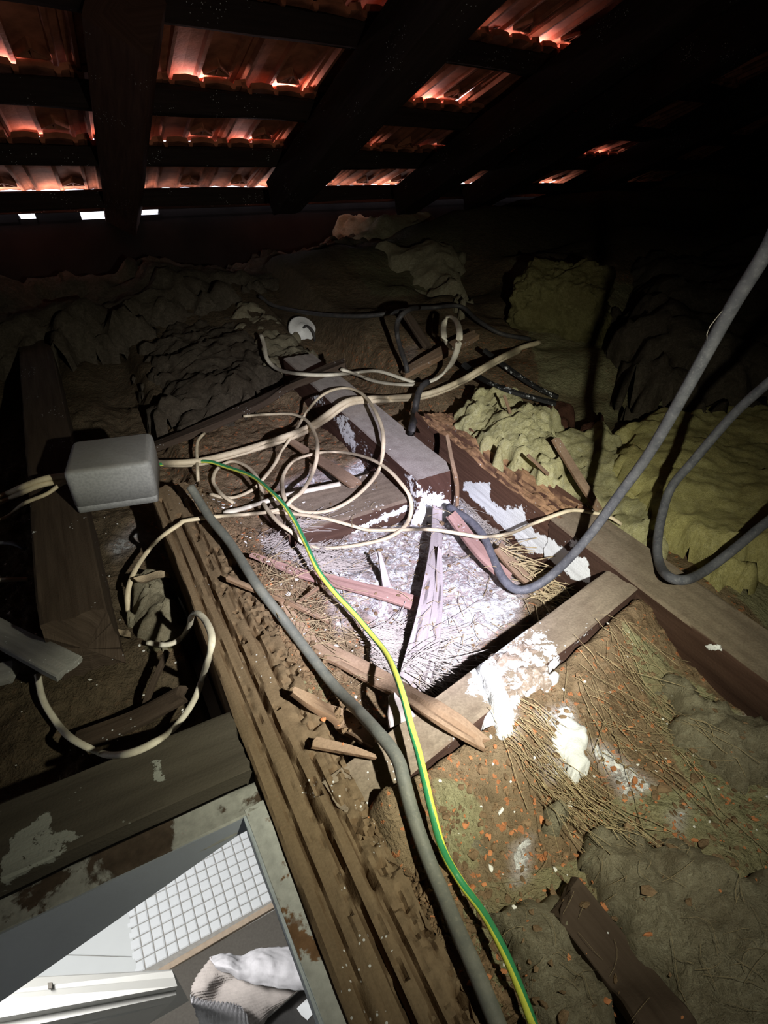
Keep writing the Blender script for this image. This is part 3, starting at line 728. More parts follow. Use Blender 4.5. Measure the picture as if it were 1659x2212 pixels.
rj_paint = [([(1000, 1040), (1060, 1042), (1062, 1080), (1090, 1100), (1130, 1095), (1140, 1130), (1180, 1165), (1150, 1200), (1000, 1060)], 1.0), ([(1095, 1120), (1150, 1150), (1180, 1155), (1230, 1190), (1270, 1205), (1278, 1260), (1240, 1255), (1180, 1205), (1110, 1160)], 1.0),
            ([(1060, 1090), (1130, 1085), (1135, 1130), (1090, 1130)], .55), ([(1225, 1160), (1250, 1165), (1245, 1190), (1225, 1185)], .7),
            ([(1510, 1385), (1560, 1390), (1575, 1410), (1530, 1405)], .8), ([(1420, 1380), (1480, 1430), (1515, 1465), (1500, 1462), (1440, 1425)], .75), ([(1350, 1300), (1385, 1310), (1380, 1325)], .55)]
rj = empty('ceiling_joist', W(.80, .523, 0))
rb = bar('timber_body', [W(.455, .523, .05), W(-.45, .523, .05)], .067, .10, M['tan'], rj, .004, .001, jag=.003, disp=None, paint=rj_paint, seed=4)
def eaten(s, X, Z, nx, nz, Lg):
    X = -X; nx = -nx
    lng = fbm(np.stack([s.ravel() / .10, X.ravel() / .008, 0 * s.ravel()], 1), 71, 4, .6).reshape(s.shape)
    fine = fbm(np.stack([s.ravel() / .009, X.ravel() / .006, 0 * s.ravel()], 1), 75, 3).reshape(s.shape)
    big = fbm(np.stack([s.ravel() / .05, X.ravel() / .03, 0 * s.ravel()], 1), 77, 2).reshape(s.shape)
    return np.where(nz > 0, .0038 * lng + .0012 * fine + .004 * big - .010 * smooth(.022, .034, X), np.where(nx < 0, -.002, 0))
rb2 = bar('eaten_end', [W(.80, .523, .052), W(.448, .523, .05)], .068, .098, M['orange_rot'], rj, .0024, .0008, jag=.02, jaglen=.02,
          cracks=[([(.0, .5), (.3, .35), (.8, .2)], .008, .0018), ([(.15, -.3), (.5, -.2), (.95, .1)], .008, .0016), ([(.05, -.65), (.5, -.7), (.98, -.6)], .011, .0024), ([(.3, .7), (.9, .8)], .006, .0016)] + cracks_rand(24, 9, -.7, .8, .03, .12, .005, .0012),
          disp=eaten, paint=rj_paint, seed=6)
rb2['label'] = 'orange brown eaten far end of the joist'
tag(rj, 'right hand joist with an eaten orange end and white paint on its dark side', 'joist')
solid(rb); solid(rb2)
cj = bar('ceiling_joist', [W(.622, .419, .05), W(1.18, .419, .05)], .068, .10, M['dusty'], None, .004, .0008, jag=.0,
         paint=[([(720, 900), (750, 890), (775, 960), (765, 985), (735, 945)], .72), ([(860, 1000), (905, 1040), (920, 1050), (915, 1110), (890, 1110), (880, 1060)], .62), ([(925, 1072), (975, 1068), (978, 1090), (960, 1110), (925, 1108)], .9), ([(660, 850), (700, 850), (710, 880), (680, 880)], .6), ([(720, 860), (830, 1000), (800, 1010), (720, 900)], .42)], seed=8)
tag(cj, 'square cut dusty joist ending in the torch light, plaster stuck to its end', 'joist'); solid(cj)
lj = bar('ceiling_joist', [W(.556, -.079, .05), W(1.75, -.079, .05)], .066, .10, M['dark_board'], None, .006, .001, jag=.004,
         paint=[([(60, 1140), (85, 1140), (82, 1155), (62, 1155)], .7)], seed=10)
tag(lj, 'dim joist at left running under the grey junction box', 'joist'); solid(lj)
ng = bar('noggin', [W(nog_u(.085) - .0, .085, .047), W(nog_u(.485), .485, .047)], .042, .10, M['tan'], None, .0035, .0009, jag=.002,
         paint=[([(1020, 1420), (1120, 1340), (1200, 1380), (1220, 1430), (1150, 1500), (1060, 1530), (1000, 1500)], .66), ([(930, 1620), (1010, 1560), (1010, 1590), (930, 1650)], .5), ([(1200, 1420), (1290, 1340), (1290, 1360), (1200, 1440)], .52)], seed=12)
tag(ng, 'short dusty noggin wedged between two joists with plaster splashed over its middle', 'noggin'); solid(ng)
n2 = bar('noggin', [W(.69, .19, .028), W(.69, .385, .028)], .10, .056, M['tan'], None, .004, .001, jag=.004,
         paint=[([(740, 1160), (800, 1120), (885, 1085), (885, 1105), (800, 1140), (760, 1175)], .85)], seed=14)
tag(n2, 'low dusty noggin under the cable loops butting the square cut joist', 'noggin'); solid(n2)
tr = bar('hatch_trimmer', [W(.330, -.75, .068), W(.330, .035, .068)], .064, .064, M['trimmer'], None, .005, .0012, jag=.002,
         paint=[([(0, 1860), (30, 1790), (110, 1745), (120, 1790), (190, 1800), (120, 1860), (40, 1900), (0, 1940)], .8), ([(325, 1640), (358, 1638), (355, 1690), (330, 1695)], .85), ([(240, 1775), (255, 1775), (255, 1788)], .8)], seed=16)
tag(tr, 'broad dark trimmer beam above the hatch with flaking paint', 'beam'); solid(tr)

# ------------------------------------------------------------------ hatch lining
ht = empty('ceiling_hatch', W(.29, .0, 0))
lb = bar('lining_board', [W(.277, -.75, .084), W(.277, .034, .084)], .023, .022, M['peel_dark'], ht, .004, .0014, jag=.0, seed=18)
rb_ = bar('side_board', [W(.270, .0275, .080), W(-.05, .0343, .080)], .016, .030, M['peel'], ht, .0035, .0012, jag=.002, seed=20)
rb_['label'] = 'side board in peeling pale grey paint'
def zpl(px, py, u0): d = ray(px, py); t = u0 / (d[0] * UN[0] + d[1] * UN[1]); return CAM + d * t
bot = [zpl(x, y, .2645) for x, y in ((-200, 2290), (0, 2165), (235, 2000), (470, 1835), (541, 1786))]
top = [p.copy() for p in bot]; v_ = []
for p in bot:
    q = p.copy(); q[2] = .094; v_.append((p, q))
vv = [x for p, q in v_ for x in (p, q, p + UN * .006, q + UN * .006)]; n_ = len(bot); ff = []
for i in range(n_ - 1):
    a = i * 4; b = a + 4; ff += [[a, a + 1, b + 1, b], [a + 2, b + 2, b + 3, a + 3], [a, b, b + 2, a + 2], [a + 1, a + 3, b + 3, b + 1]]
ff += [[0, 2, 3, 1], [4 * n_ - 4, 4 * n_ - 3, 4 * n_ - 1, 4 * n_ - 2]]
rv = mesh('inner_face', vv, ff, M['reveal'], ht, False); rv['label'] = 'smooth blue grey inner face of the hatch'
box_e = bar('painted_edge', [W(.265, .0188, .082), W(-.05, .0256, .082)], .003, .026, M['edge_paint'], ht, .006, .0009, seed=22)
tag(ht, 'peeling grey painted frame around the open ceiling hatch', 'hatch')
solid(lb); solid(rb_)

# ------------------------------------------------------------------ insulation
rebuild()
def wool(name, label, o, grp=None): tag(o, label, 'insulation', grp); solid(o); return o
wool(0, 'knobbly pale yellow insulation lump behind the eaten joist end', mound('insulation_batt', [(985, 905), (1040, 850), (1100, 858), (1140, 880), (1200, 915), (1230, 970), (1225, 1045), (1160, 1050), (1080, 1000), (1000, 950)], .05, .085, M['yellow_wool'], .028, .005, .016, 26, .02, 101, zp=.10))
wool(0, 'flattened greenish yellow insulation beside the painted joist', mound('insulation_batt', [(1170, 960), (1310, 920), (1370, 1000), (1400, 1090), (1450, 1220), (1380, 1210), (1300, 1130), (1200, 1060)], .055, .042, M['yellow_wool'], .03, .006, .010, 24, .02, 105, zp=.08))
wool(0, 'big bright yellow batt at the right behind the hanging grey cable', mound('insulation_batt', [(1345, 925), (1400, 890), (1520, 855), (1720, 800), (1950, 820), (1950, 1240), (1659, 1215), (1560, 1215), (1450, 1140), (1370, 1075), (1330, 1000)], .04, .060, M['bright_wool'], .035, .007, .010, 16, .02, 109, zp=.10))
wool(0, 'upright yellow batt standing far back in the gloom', slab('insulation_batt', PT(1212, 690, 1.42), (.215, .12, .23), -.45, .35, M['shaded_wool'], 44, .020, 14, 113))
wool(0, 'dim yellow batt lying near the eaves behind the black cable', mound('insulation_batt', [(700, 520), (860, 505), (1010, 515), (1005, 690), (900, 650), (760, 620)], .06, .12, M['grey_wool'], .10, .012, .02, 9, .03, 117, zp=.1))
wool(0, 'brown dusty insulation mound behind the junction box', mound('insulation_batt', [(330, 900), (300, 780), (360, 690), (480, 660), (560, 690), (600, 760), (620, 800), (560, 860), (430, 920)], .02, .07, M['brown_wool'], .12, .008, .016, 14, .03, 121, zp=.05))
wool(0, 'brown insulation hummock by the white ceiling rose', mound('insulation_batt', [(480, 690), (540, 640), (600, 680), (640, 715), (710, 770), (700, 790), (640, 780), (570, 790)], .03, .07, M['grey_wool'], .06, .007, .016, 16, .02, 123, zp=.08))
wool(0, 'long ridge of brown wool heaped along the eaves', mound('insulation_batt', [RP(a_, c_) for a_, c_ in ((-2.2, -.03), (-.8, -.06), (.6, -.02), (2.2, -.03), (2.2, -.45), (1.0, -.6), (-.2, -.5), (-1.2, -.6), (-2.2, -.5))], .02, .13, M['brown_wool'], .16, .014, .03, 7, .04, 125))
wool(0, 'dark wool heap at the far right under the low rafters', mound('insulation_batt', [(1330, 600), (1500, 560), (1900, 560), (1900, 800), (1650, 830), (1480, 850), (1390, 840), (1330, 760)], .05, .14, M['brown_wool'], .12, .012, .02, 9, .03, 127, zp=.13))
wool(0, 'grey green batt filling the lower right corner', mound('insulation_batt', [(1280, 1880), (1290, 1770), (1370, 1720), (1440, 1790), (1560, 1850), (1800, 1880), (1800, 2400), (1480, 2400), (1400, 2160), (1300, 1990)], .035, .060, M['grey_wool'], .04, .0045, .012, 24, .014, 131, zp=.075))
wool(0, 'grey green batt between the earth wire and the dark sunken board', mound('insulation_batt', [(965, 1925), (1070, 1950), (1180, 1915), (1225, 1925), (1290, 2040), (1380, 2190), (1430, 2330), (1200, 2330), (1120, 2150), (1050, 2010)], .035, .055, M['grey_wool'], .035, .0045, .011, 24, .014, 133, zp=.07))
wool(0, 'small tuft of greenish wool beside the noggin and earth wire', mound('insulation_tuft', [(930, 1680), (1000, 1660), (1060, 1720), (1050, 1830), (1000, 1860), (960, 1790)], .04, .03, M['grey_wool'], .03, .004, .009, 30, .012, 135, zp=.06))
wool(0, 'little fluffy tuft lying among straw at right of centre', mound('insulation_tuft', [(1165, 1740), (1200, 1720), (1230, 1745), (1215, 1790), (1175, 1785)], .045, .025, M['grey_wool'], .018, .0035, .006, 40, .008, 137, zp=.06))
wool(0, 'greenish wool bulging beside the dark joist below the looped white cable', mound('insulation_tuft', [(285, 1260), (330, 1220), (385, 1265), (395, 1345), (360, 1395), (300, 1385), (272, 1330)], .0, .05, M['grey_wool'], .035, .004, .008, 30, .012, 139, zp=.03))
wool(0, 'shaggy wool under the right joist at the picture edge', mound('insulation_tuft', [(1450, 1480), (1560, 1500), (1659, 1560), (1750, 1640), (1659, 1700), (1540, 1650), (1460, 1570)], .03, .05, M['grey_wool'], .05, .005, .012, 26, .02, 141, zp=.06))
cl = mound('clay_lump', [(1165, 895), (1200, 880), (1240, 905), (1235, 945), (1190, 935)], .06, .04, M['clay'], .02, .005, .008, 40, .008, 143, zp=.08); tag(cl, 'reddish brown rubble lump beside the pale yellow insulation', 'rubble'); solid(cl)
cl = mound('clay_lump', [(1250, 930), (1290, 905), (1320, 930), (1310, 960), (1260, 955)], .05, .045, M['clay'], .02, .005, .008, 40, .008, 145, zp=.08); tag(cl, 'reddish rubble lump with a white fleck farther to the right', 'rubble'); solid(cl)
rebuild()

# ------------------------------------------------------------------ laths and boards
def lath(name, label, px, w, t, m, lift=.004, res=.004, cat='board', grp=None, **k):
    o = bar(name, drape(px, t * .5 if not isinstance(t, list) else .004, lift, k.pop('win', 8), k.pop('sm', 90), 5.0), w, t, M[m], None, res, k.pop('rough', .0009), **k); tag(o, label, cat, grp); solid(o); return o
lath('lath', 'long brown split lath lying over the noggin below the earth wire', [(610, 1302, .006), (671, 1385, .004), (765, 1437, .006), (870, 1494, .012), (960, 1548, .004), (1055, 1612, .004)], [(0, .006), (.15, .018), (.4, .022), (.9, .020), (1, .012)], .005, 'lath', jag=.01, seed=201, cracks=[([(.3, .1), (.55, .05), (.98, .3)], .003, .0018)])
lath('lath', 'reddish tapering lath running into the purple lit plaster', [(548, 1200), (653, 1239), (707, 1252), (762, 1266), (834, 1284), (905, 1306)], [(0, .006), (.3, .014), (.7, .018), (1, .024)], .005, 'pink_lath', lift=.006, jag=.008, seed=203)
lath('stick', 'thin grey brown stick crossing the conduit on the rotten joist', [(492, 1249, .006), (555, 1275, .012), (635, 1307, .006), (715, 1345, .004)], .0052, .004, 'lath', jag=.004, seed=205, cat='stick')
sb = empty('split_board', rigid([(935, 1200)])[0])
pa = drape([(945, 1100, .004), (940, 1200, .004), (920, 1330, .004), (882, 1475, .003)], .005, .004, 8, 90, 5.0); 
h1 = bar('board_half', pa, [(0, .014), (.3, .017), (.6, .022), (1, .022)], .010, M['pale_lath'], sb, .004, .0007, jag=.006, seed=207, cracks=[([(.5, .55), (.98, .5)], .004, .0012)])
pb = drape([(950, 1180), (946, 1300), (932, 1400), (911, 1485)], .005, .004, 8, 90, 5.0)
h2 = bar('board_half', pb, [(0, .005), (.3, .011), (1, .016)], .010, M['pale_lath'], sb, .004, .0007, jag=.012, seed=209, cracks=[([(.3, -.1), (.98, -.1)], .004, .0012)])
tag(sb, 'pale upright board split lengthwise, standing in the brightest torch light', 'board'); solid(h1); solid(h2)
lath('lath', 'pink lath slanting right behind the looping grey cable end', [(975, 1112), (1040, 1195), (1100, 1252)], .018, .006, 'pink_lath', lift=.010, jag=.006, seed=211)
lath('lath', 'broad splintered brown lath pointing at the conduit', [(634, 1494), (725, 1548), (814, 1602)], [(0, .006), (.25, .018), (.6, .022), (1, .016)], .006, 'lath', lift=.010, jag=.004, seed=213)
lath('lath', 'narrow splinter of wood under the broad one by the conduit', [(688, 1606), (762, 1622), (826, 1640)], [(0, .010), (.5, .008), (1, .003)], .004, 'lath', lift=.008, jag=.006, seed=215)
lath('lath', 'brown lath lying under the cable loops beside the square cut joist', [(620, 948), (700, 1000), (775, 1052)], [(0, .012), (.5, .022), (1, .024)], .005, 'lath', lift=.004, jag=.008, seed=217)
lath('stick', 'slim reddish splinter standing against the eaten joist', [(966, 945), (977, 1000), (987, 1045), (988, 1098)], .0055, .004, 'lath', lift=.010, jag=.004, seed=219, cat='stick')
lath('lath', 'reddish brown lath leaning across the greenish insulation', [(1200, 950, .01), (1240, 1016, .012), (1296, 1105, .01)], .013, .005, 'lath', jag=.004, seed=221)
lath('stick', 'orange splinter lying on the pale yellow insulation', [(1143, 986), (1188, 1028)], .006, .003, 'lath', jag=.004, seed=223, cat='stick')
lath('stick', 'tiny brown twig stuck in top of the yellow insulation lump', [(1088, 852), (1102, 892)], .005, .003, 'lath', jag=.002, seed=225, cat='stick')
lath('lath', 'dark dusty batten crossing from the junction box to the square cut joist', [(318, 972, .01), (450, 920, .01), (550, 875, .01), (645, 825, .012), (745, 785, .01)], .026, .012, 'dark_board', lift=.01, jag=.004, seed=227)
lath('lath', 'brown batten leaning up toward the black cable loop', [(871, 808, .008), (958, 760, .012), (1028, 724, .014)], .032, .010, 'lath', jag=.008, seed=229)
lath('lath', 'short dark red lath behind the hanging black cable', [(876, 676), (925, 752)], .020, .008, 'dark_board', lift=.02, jag=.004, seed=231)
lath('board', 'dark sunken board between batts at the lower right', [(1222, 1940), (1330, 2080), (1470, 2260)], [(0, .034), (1, .034)], .012, 'dark_board', lift=-.004, jag=.006, seed=233)
lath('board', 'short grey painted offcut lying at the left edge', [(-40, 1348, .012), (150, 1444, .034)], .030, .010, 'grey_board', jag=.003, seed=235)
lath('board', 'stub of grey board at the left edge below the offcut', [(-50, 1468, .010), (30, 1450, .010)], .026, .010, 'grey_board', jag=.003, seed=237)
lath('stick', 'dark thin stick leaning in the gap left of the rotten joist', [(361, 1408, .012), (321, 1500, .012), (300, 1567, .008)], .005, .004, 'dark_board', jag=.002, seed=239, cat='stick')
lath('strap', 'black strap with peeling white flecks, lower of two by the insulation', [(1000, 786), (1048, 822), (1120, 850), (1200, 872)], .010, .006, 'strap', lift=.012, seed=241, cat='strap', paint=[([(1050, 815), (1200, 865), (1200, 885), (1050, 835)], .5)])
lath('strap', 'black strap with peeling white flecks, upper of two by the insulation', [(1045, 756), (1102, 799), (1160, 837), (1205, 858)], .010, .006, 'strap', lift=.014, seed=243, cat='strap', paint=[([(1085, 780), (1200, 845), (1200, 865), (1085, 800)], .55)])
lath('lath', 'flat brown lath low in the hot light under the cable end', [(1075, 1180), (1130, 1245), (1170, 1270)], .016, .005, 'lath', lift=.004, jag=.006, seed=245)
lath('lath', 'slim upright lath half buried in plaster left of the split board', [(820, 1198), (836, 1272)], [(0, .004), (1, .012)], .006, 'pale_lath', lift=.006, jag=.003, seed=247)
lath('stick', 'small rust coloured twig beside the earth wire', [(640, 1303), (687, 1270)], .004, .003, 'lath', lift=.004, jag=.002, seed=249, cat='stick')
lath('lath', 'dusty wedge of board tucked behind the noggin beneath the earth wire', [(845, 1500), (870, 1560)], [(0, .006), (1, .026)], .008, 'pale_lath', lift=.010, seed=251)
lath('batten', 'reddish timber lying in shadow along the dark trimmer', [(175, 1600, .02), (290, 1555, .02), (395, 1500, .02)], .018, .010, 'dark_board', jag=.006, seed=253, cat='batten')
rebuild()

# ------------------------------------------------------------------ junction box
def rounded_box(name, w, d, h, r, m, parent, taper=.0):
    V = []; n = 5; rings = []
    def ringat(z, inset):
        o = []
        for cx_, cy_, a0 in ((1, 1, 0), (-1, 1, 90), (-1, -1, 180), (1, -1, 270)):
            for k in range(n):
                a = math.radians(a0 + 90 * k / (n - 1)); o.append((cx_ * (w / 2 - r - inset * 0) + (r - inset) * math.cos(a), cy_ * (d / 2 - r) + (r - inset) * math.sin(a), z))
        return o
    prof = [(0, 0.0), (h - r * .7, 0.0), (h - r * .35, r * .1), (h - r * .1, r * .35), (h, r * .75)]
    for z, i in prof: rings.append(ringat(z, i))
    k = len(rings[0]); V = [p for q in rings for p in q]
    Fq = [[a * k + b, a * k + (b + 1) % k, (a + 1) * k + (b + 1) % k, (a + 1) * k + b] for a in range(len(rings) - 1) for b in range(k)]
    Fq.append(list(range(k))[::-1]); Fq.append([(len(rings) - 1) * k + b for b in range(k)])
    return mesh(name, V, Fq, m, parent)
BZ0 = .113
jb = empty('junction_box', (0, 0, 0))
b1 = np.array(P(310, 935, .165)); 
jc = (P(135, 950, .165) + P(312, 935, .165) + P(343, 997, .165) + P(155, 1022, .165)) / 4
jw = np.linalg.norm(P(345, 997, .165) - P(155, 1022, .165)); jd = np.linalg.norm(P(312, 935, .165) - P(343, 997, .165))
e_ = P(343, 997, .165) - P(155, 1022, .165); jrz = math.atan2(e_[1], e_[0])
lid = rounded_box('lid', jw, jd, .052, .010, M['box'], jb)
bs = rounded_box('base', jw * .96, jd * .96, .014, .004, M['box'], jb); 
for sx, sy in ((-1, 1), (1, -1)):
    t_ = tube('screw', [(sx * (jw / 2 - .014), sy * (jd / 2 - .014), .0515), (sx * (jw / 2 - .014), sy * (jd / 2 - .014), .0532)], .0045, M['box'], jb, 12, step=.002)
for o in (lid, ): o.location = (0, 0, .0)
bs.location = (0, 0, -.010)
jb.location = (jc[0], jc[1], BZ0); jb.rotation_euler = (0, 0, jrz)
tag(jb, 'grey plastic junction box with cables entering from both sides', 'junction box')
bpy.context.view_layer.update()

# ------------------------------------------------------------------ cables
def cab(name, label, px, r, m, lift=.0, cat='cable', flat=.62, grp=None, win=4, sm=4, segs=8, **k):
    pts = drape(px, r * flat, lift, win, sm)
    o = tube(name, pts, r, M[m] if isinstance(m, str) else m, None, segs, flat, raw=True, **k); tag(o, label, cat, grp); return o
# junction box side ends keep their own height
cab('cable', 'thick cream twin cable leaving the junction box toward the back right', [(335, 1000, .03), (400, 999, .02), (450, 992, .012), (550, 965, .006), (650, 930, .008), (700, 900, .008), (750, 867, .008), (800, 861, .004), (850, 859, .004), (922, 851, .006), (994, 823, .008), (1066, 781, .01), (1124, 752, .006), (1165, 740, .004)], .0056, 'cream', flat=1.0)
cab('cable', 'second cream cable hugging the thick one out of the junction box', [(335, 1003, .022), (400, 1004, .012), (452, 998, .004), (552, 971, .002), (652, 937, .003), (704, 908, .003), (752, 874, .003), (802, 867, .001), (850, 865, .001), (922, 857, .002), (994, 829, .004), (1066, 787, .005), (1124, 758, .002)], .0042, 'cream', flat=1.0)
coil = [(454, 1067, .0), (480, 1074), (508, 1074), (545, 1058, .004), (570, 1033, .006), (595, 1000, .008), (606, 978, .01), (625, 950, .012), (647, 915, .012), (665, 886, .012), (697, 853, .010), (734, 839, .008), (766, 842, .008), (791, 859, .014), (813, 893, .010), (826, 929, .008), (828, 965, .008), (821, 1007, .008), (805, 1036, .006), (769, 1072, .002), (725, 1098, .002), (682, 1107, .002), (646, 1103, .002), (617, 1080, .003), (610, 1036, .004), (632, 998, .005), (679, 980, .006), (723, 976, .006), (770, 982, .006), (810, 996, .008), (840, 1016, .006), (863, 1040, .006), (885, 1072, .006), (888, 1105, .006), (874, 1137, .006), (834, 1163, .004), (762, 1179, .004), (707, 1184, .004), (675, 1181, .003), (653, 1172, .002), (631, 1150), (603, 1130), (581, 1105, .004), (568, 1083, .006), (563, 1047, .006), (545, 1018, .006), (523, 1002, .006), (497, 997, .006), (470, 1012, .004), (460, 1035, .003), (465, 1050), (480, 1069), (505, 1087)]
cab('cable', 'long thin cream cable coiled in wide loose loops over the joists', [p if len(p) > 2 else (*p, .001) for p in coil], .0033, 'cream', flat=.7, win=3, sm=3)
cab('cable', 'cream cable curling over the rotten joist and dropping to the left gap', [(526, 899, .004), (580, 895, .006), (632, 895, .008), (665, 911, .010), (683, 947, .010), (685, 984, .008), (675, 1022, .008), (653, 1061, .008), (631, 1079, .006), (610, 1098, .006), (563, 1108, .004), (490, 1114, .003), (454, 1117, .003), (400, 1125, .004), (388, 1132, .006), (338, 1169, .02), (297, 1223, .02), (278, 1270, .012), (275, 1321, .003)], .0036, 'cream', flat=.7, sm=6)
cab('cable', 'thick whitish cable lying straight under the coils', [(483, 1108), (527, 1098), (574, 1083), (617, 1070), (682, 1056), (735, 1045)], .0052, 'white_cable', flat=.6, lift=.001)
cab('cable', 'thin cream cable running right through the torch light to the painted joist', [(577, 1105, .002), (653, 1112, .002), (707, 1121, .003), (762, 1136, .003), (798, 1145, .004), (870, 1144, .010), (935, 1144, .014), (996, 1153, .016), (1045, 1160, .018), (1104, 1151, .016), (1152, 1131, .008), (1201, 1112, .006), (1240, 1102, .005), (1289, 1109, .003), (1318, 1117, .002), (1342, 1132, .001)], .0031, 'cream', flat=.75)
cab('cable', 'white cable looping out of the gap and down behind the trimmer', [(318, 1388, .002), (358, 1393, .003), (388, 1381, .008), (408, 1354, .016), (414, 1331, .03), (425, 1324, .035), (442, 1338, .03), (456, 1368, .03), (456, 1398, .03), (442, 1449, .03), (419, 1513, .03), (381, 1567, .03), (338, 1601, .03), (287, 1625, .025), (236, 1631, .02), (189, 1614, .012), (145, 1587, .006), (111, 1544, .004), (91, 1506, .003), (81, 1456, .002)], .0035, 'white_cable', flat=.75, sm=8)
for i, (lab, px, r) in enumerate((('thick cream cable entering the junction box from the left, upper one', [(160, 1026, .02), (120, 1030, .015), (84, 1038, .012), (34, 1058, .006), (-40, 1090, .004)], .0048),
                                  ('thick cream cable entering the junction box from the left, lower one', [(160, 1034, .012), (120, 1041, .008), (84, 1049, .006), (34, 1070, .003), (-40, 1104, .002)], .0044),
                                  ('thin brownish cable sagging below the two cream ones at the left', [(158, 1036, .010), (130, 1047, .006), (101, 1067, .004), (51, 1088, .002), (17, 1115, .001), (-30, 1135, .001)], .0030))):
    cab('cable', lab, px, r, 'cream', flat=.9)
cab('cable', 'pale cable sweeping across below the ceiling rose', [(564, 723, .004), (571, 748, .004), (578, 777, .006), (603, 799, .008), (650, 808, .01), (705, 810, .012), (759, 806, .012), (806, 801, .012), (835, 806, .01), (867, 817, .006), (898, 827, .004)], .0048, 'white_cable', flat=.7)
cab('cable', 'flat white cable rising into a tall loop near the black cable', [(737, 797, .004), (777, 812, .006), (813, 824, .006), (857, 830, .006), (904, 830, .006), (940, 819, .008), (965, 799, .012), (981, 774, .016), (991, 741, .03), (992, 712, .05), (983, 690, .06), (968, 684, .06), (958, 705, .05), (962, 735, .03), (976, 754, .012)], .0060, 'white_cable', flat=.5, sm=6)
cab('cable', 'black cable strung across the back and down toward the insulation', [(560, 640, .01), (600, 663, .01), (700, 680, .01), (800, 682, .012), (885, 668, .016), (940, 664, .018), (995, 662, .018), (1030, 690, .014), (1080, 720, .01), (1145, 733, .006)], .0050, 'black_cable', flat=1, sm=6)
cab('cable', 'black cable hanging in a bow beside the short dark red lath', [(905, 664, .02), (885, 668, .03), (864, 685, .035), (857, 712, .035), (864, 748, .02), (876, 785, .006), (880, 805, .003)], .0050, 'black_cable', flat=1, sm=6)
cab('hose', 'short stiff dark hose bending down beside the eaten joist end', [(925, 824, .02), (912, 834, .024), (904, 850, .028), (899, 871, .026), (894, 900, .014), (888, 936, .002)], .0062, 'black_cable', flat=1, cat='hose', sm=5)
cab('cable', 'short thin cable stub at the left edge, upper', [(-30, 1172, .006), (25, 1174, .006), (56, 1186, .002)], .0028, 'grey_cable', flat=1)
cab('cable', 'short pale cable stub at the left edge, lower', [(-30, 1254, .006), (25, 1252, .006), (60, 1251, .002)], .0030, 'white_cable', flat=1)
cab('cable', 'thin pale cable poking up beside the coils near the junction box', [(428, 1040, .002), (426, 1000, .004), (425, 965, .006), (430, 948, .008), (442, 936, .003)], .0028, 'cream', flat=1)
# hanging grey cables: depth along the line of view falls as they rise toward the roof
def free(name, label, pts, r, m, **k):
    q = catmull([(x, y, t) for x, y, t in pts], 8.0); o = tube(name, [PT(*p) for p in q], r, M[m], None, 10, 1.0, raw=True); tag(o, label, 'cable'); return o
def tz(px, py, z): return (z - CAMH) / ray(px, py)[2]
cg = free('cable', 'thick scuffed grey cable hanging from upper right into the plaster pile', [(2150, -700, .62), (1950, -150, .45), (1790, 220, .39), (1700, 440, .40), (1659, 535, .42), (1580, 665, .47), (1480, 845, .54), (1405, 975, .61), (1338, 1068, .66), (1289, 1136, .69), (1240, 1195, .715), (1191, 1243, .735), (1152, 1268, tz(1152, 1268, .055)), (1118, 1274, tz(1118, 1274, .052)), (1089, 1253, tz(1089, 1253, .054)), (1064, 1204, tz(1064, 1204, .056)), (1045, 1160, tz(1045, 1160, .06)), (1016, 1126, tz(1016, 1126, .062)), (968, 1094, tz(968, 1094, .062))], .0056, 'grey_cable')
free('cable', 'dark grey cable looping low over the bright yellow batt', [(2300, 200, .66), (2000, 520, .62), (1800, 710, .63), (1650, 835, .66), (1580, 900, .69), (1498, 995, .72), (1450, 1053, .74), (1430, 1112, .735), (1420, 1175, .715), (1425, 1219, .69), (1445, 1246, tz(1445, 1246, .125)), (1479, 1253, tz(1479, 1253, .125)), (1523, 1233, .675), (1581, 1190, .68), (1659, 1126, .69), (1800, 1020, .72), (2050, 940, .80), (2250, 930, .84)], .0055, 'grey_cable')
th = tube('thread', [PT(1560, 672, .465), PT(1545, 690, .468), PT(1533, 706, .47), PT(1527, 722, .472), PT(1527, 735, .475)], .0004, M['hair'], None, 4, 1, .004); tag(th, 'pale wisp of thread clinging to the hanging grey cable', 'thread')
# earth wire
ew = [(335, 1004, .018), (400, 999, .014), (450, 997, .012), (490, 1009, .010), (545, 1029, .010), (581, 1058, .012), (613, 1090, .012), (639, 1130, .010), (660, 1174, .008), (689, 1235, .006), (725, 1282, .006), (762, 1322, .006), (798, 1365, .008), (834, 1412, .012), (856, 1459, .014), (874, 1514, .014), (888, 1571, .006), (903, 1622, .006), (921, 1698, .010), (932, 1747, .008), (957, 1836, .006), (996, 1906, .004), (1047, 1977, .004), (1091, 2060, .004), (1123, 2136, .004), (1149, 2206, .004), (1175, 2280, .004), (1230, 2450, .004), (1290, 2700, .004)]
cab('earth_wire', 'green and yellow striped earth wire winding from the junction box to the bottom', ew, .0031, [M['green'], M['yellow']], flat=1, cat='wire', segs=12, mids=[0, 0, 0, 1, 1, 1, 0, 0, 0, 1, 1, 1], twist=.020, sm=90, win=9)
cab('conduit', 'grey conduit pipe lying along the rotten joist to the bottom', [(411, 1051, .001), (454, 1119, .001), (498, 1174, .001), (555, 1264, .001), (617, 1344, .002), (671, 1416, .003), (725, 1485, .006), (780, 1542, .008), (816, 1582, .006), (845, 1617, .003), (863, 1650, .003), (874, 1694, .003), (894, 1766, .003), (925, 1855, .003), (957, 1932, .003), (989, 2009, .003), (1028, 2098, .003), (1072, 2206, .003), (1105, 2290, .003), (1170, 2480, .003), (1240, 2750, .003)], .0055, 'conduit', flat=.95, cat='pipe', segs=12, sm=110, win=9)

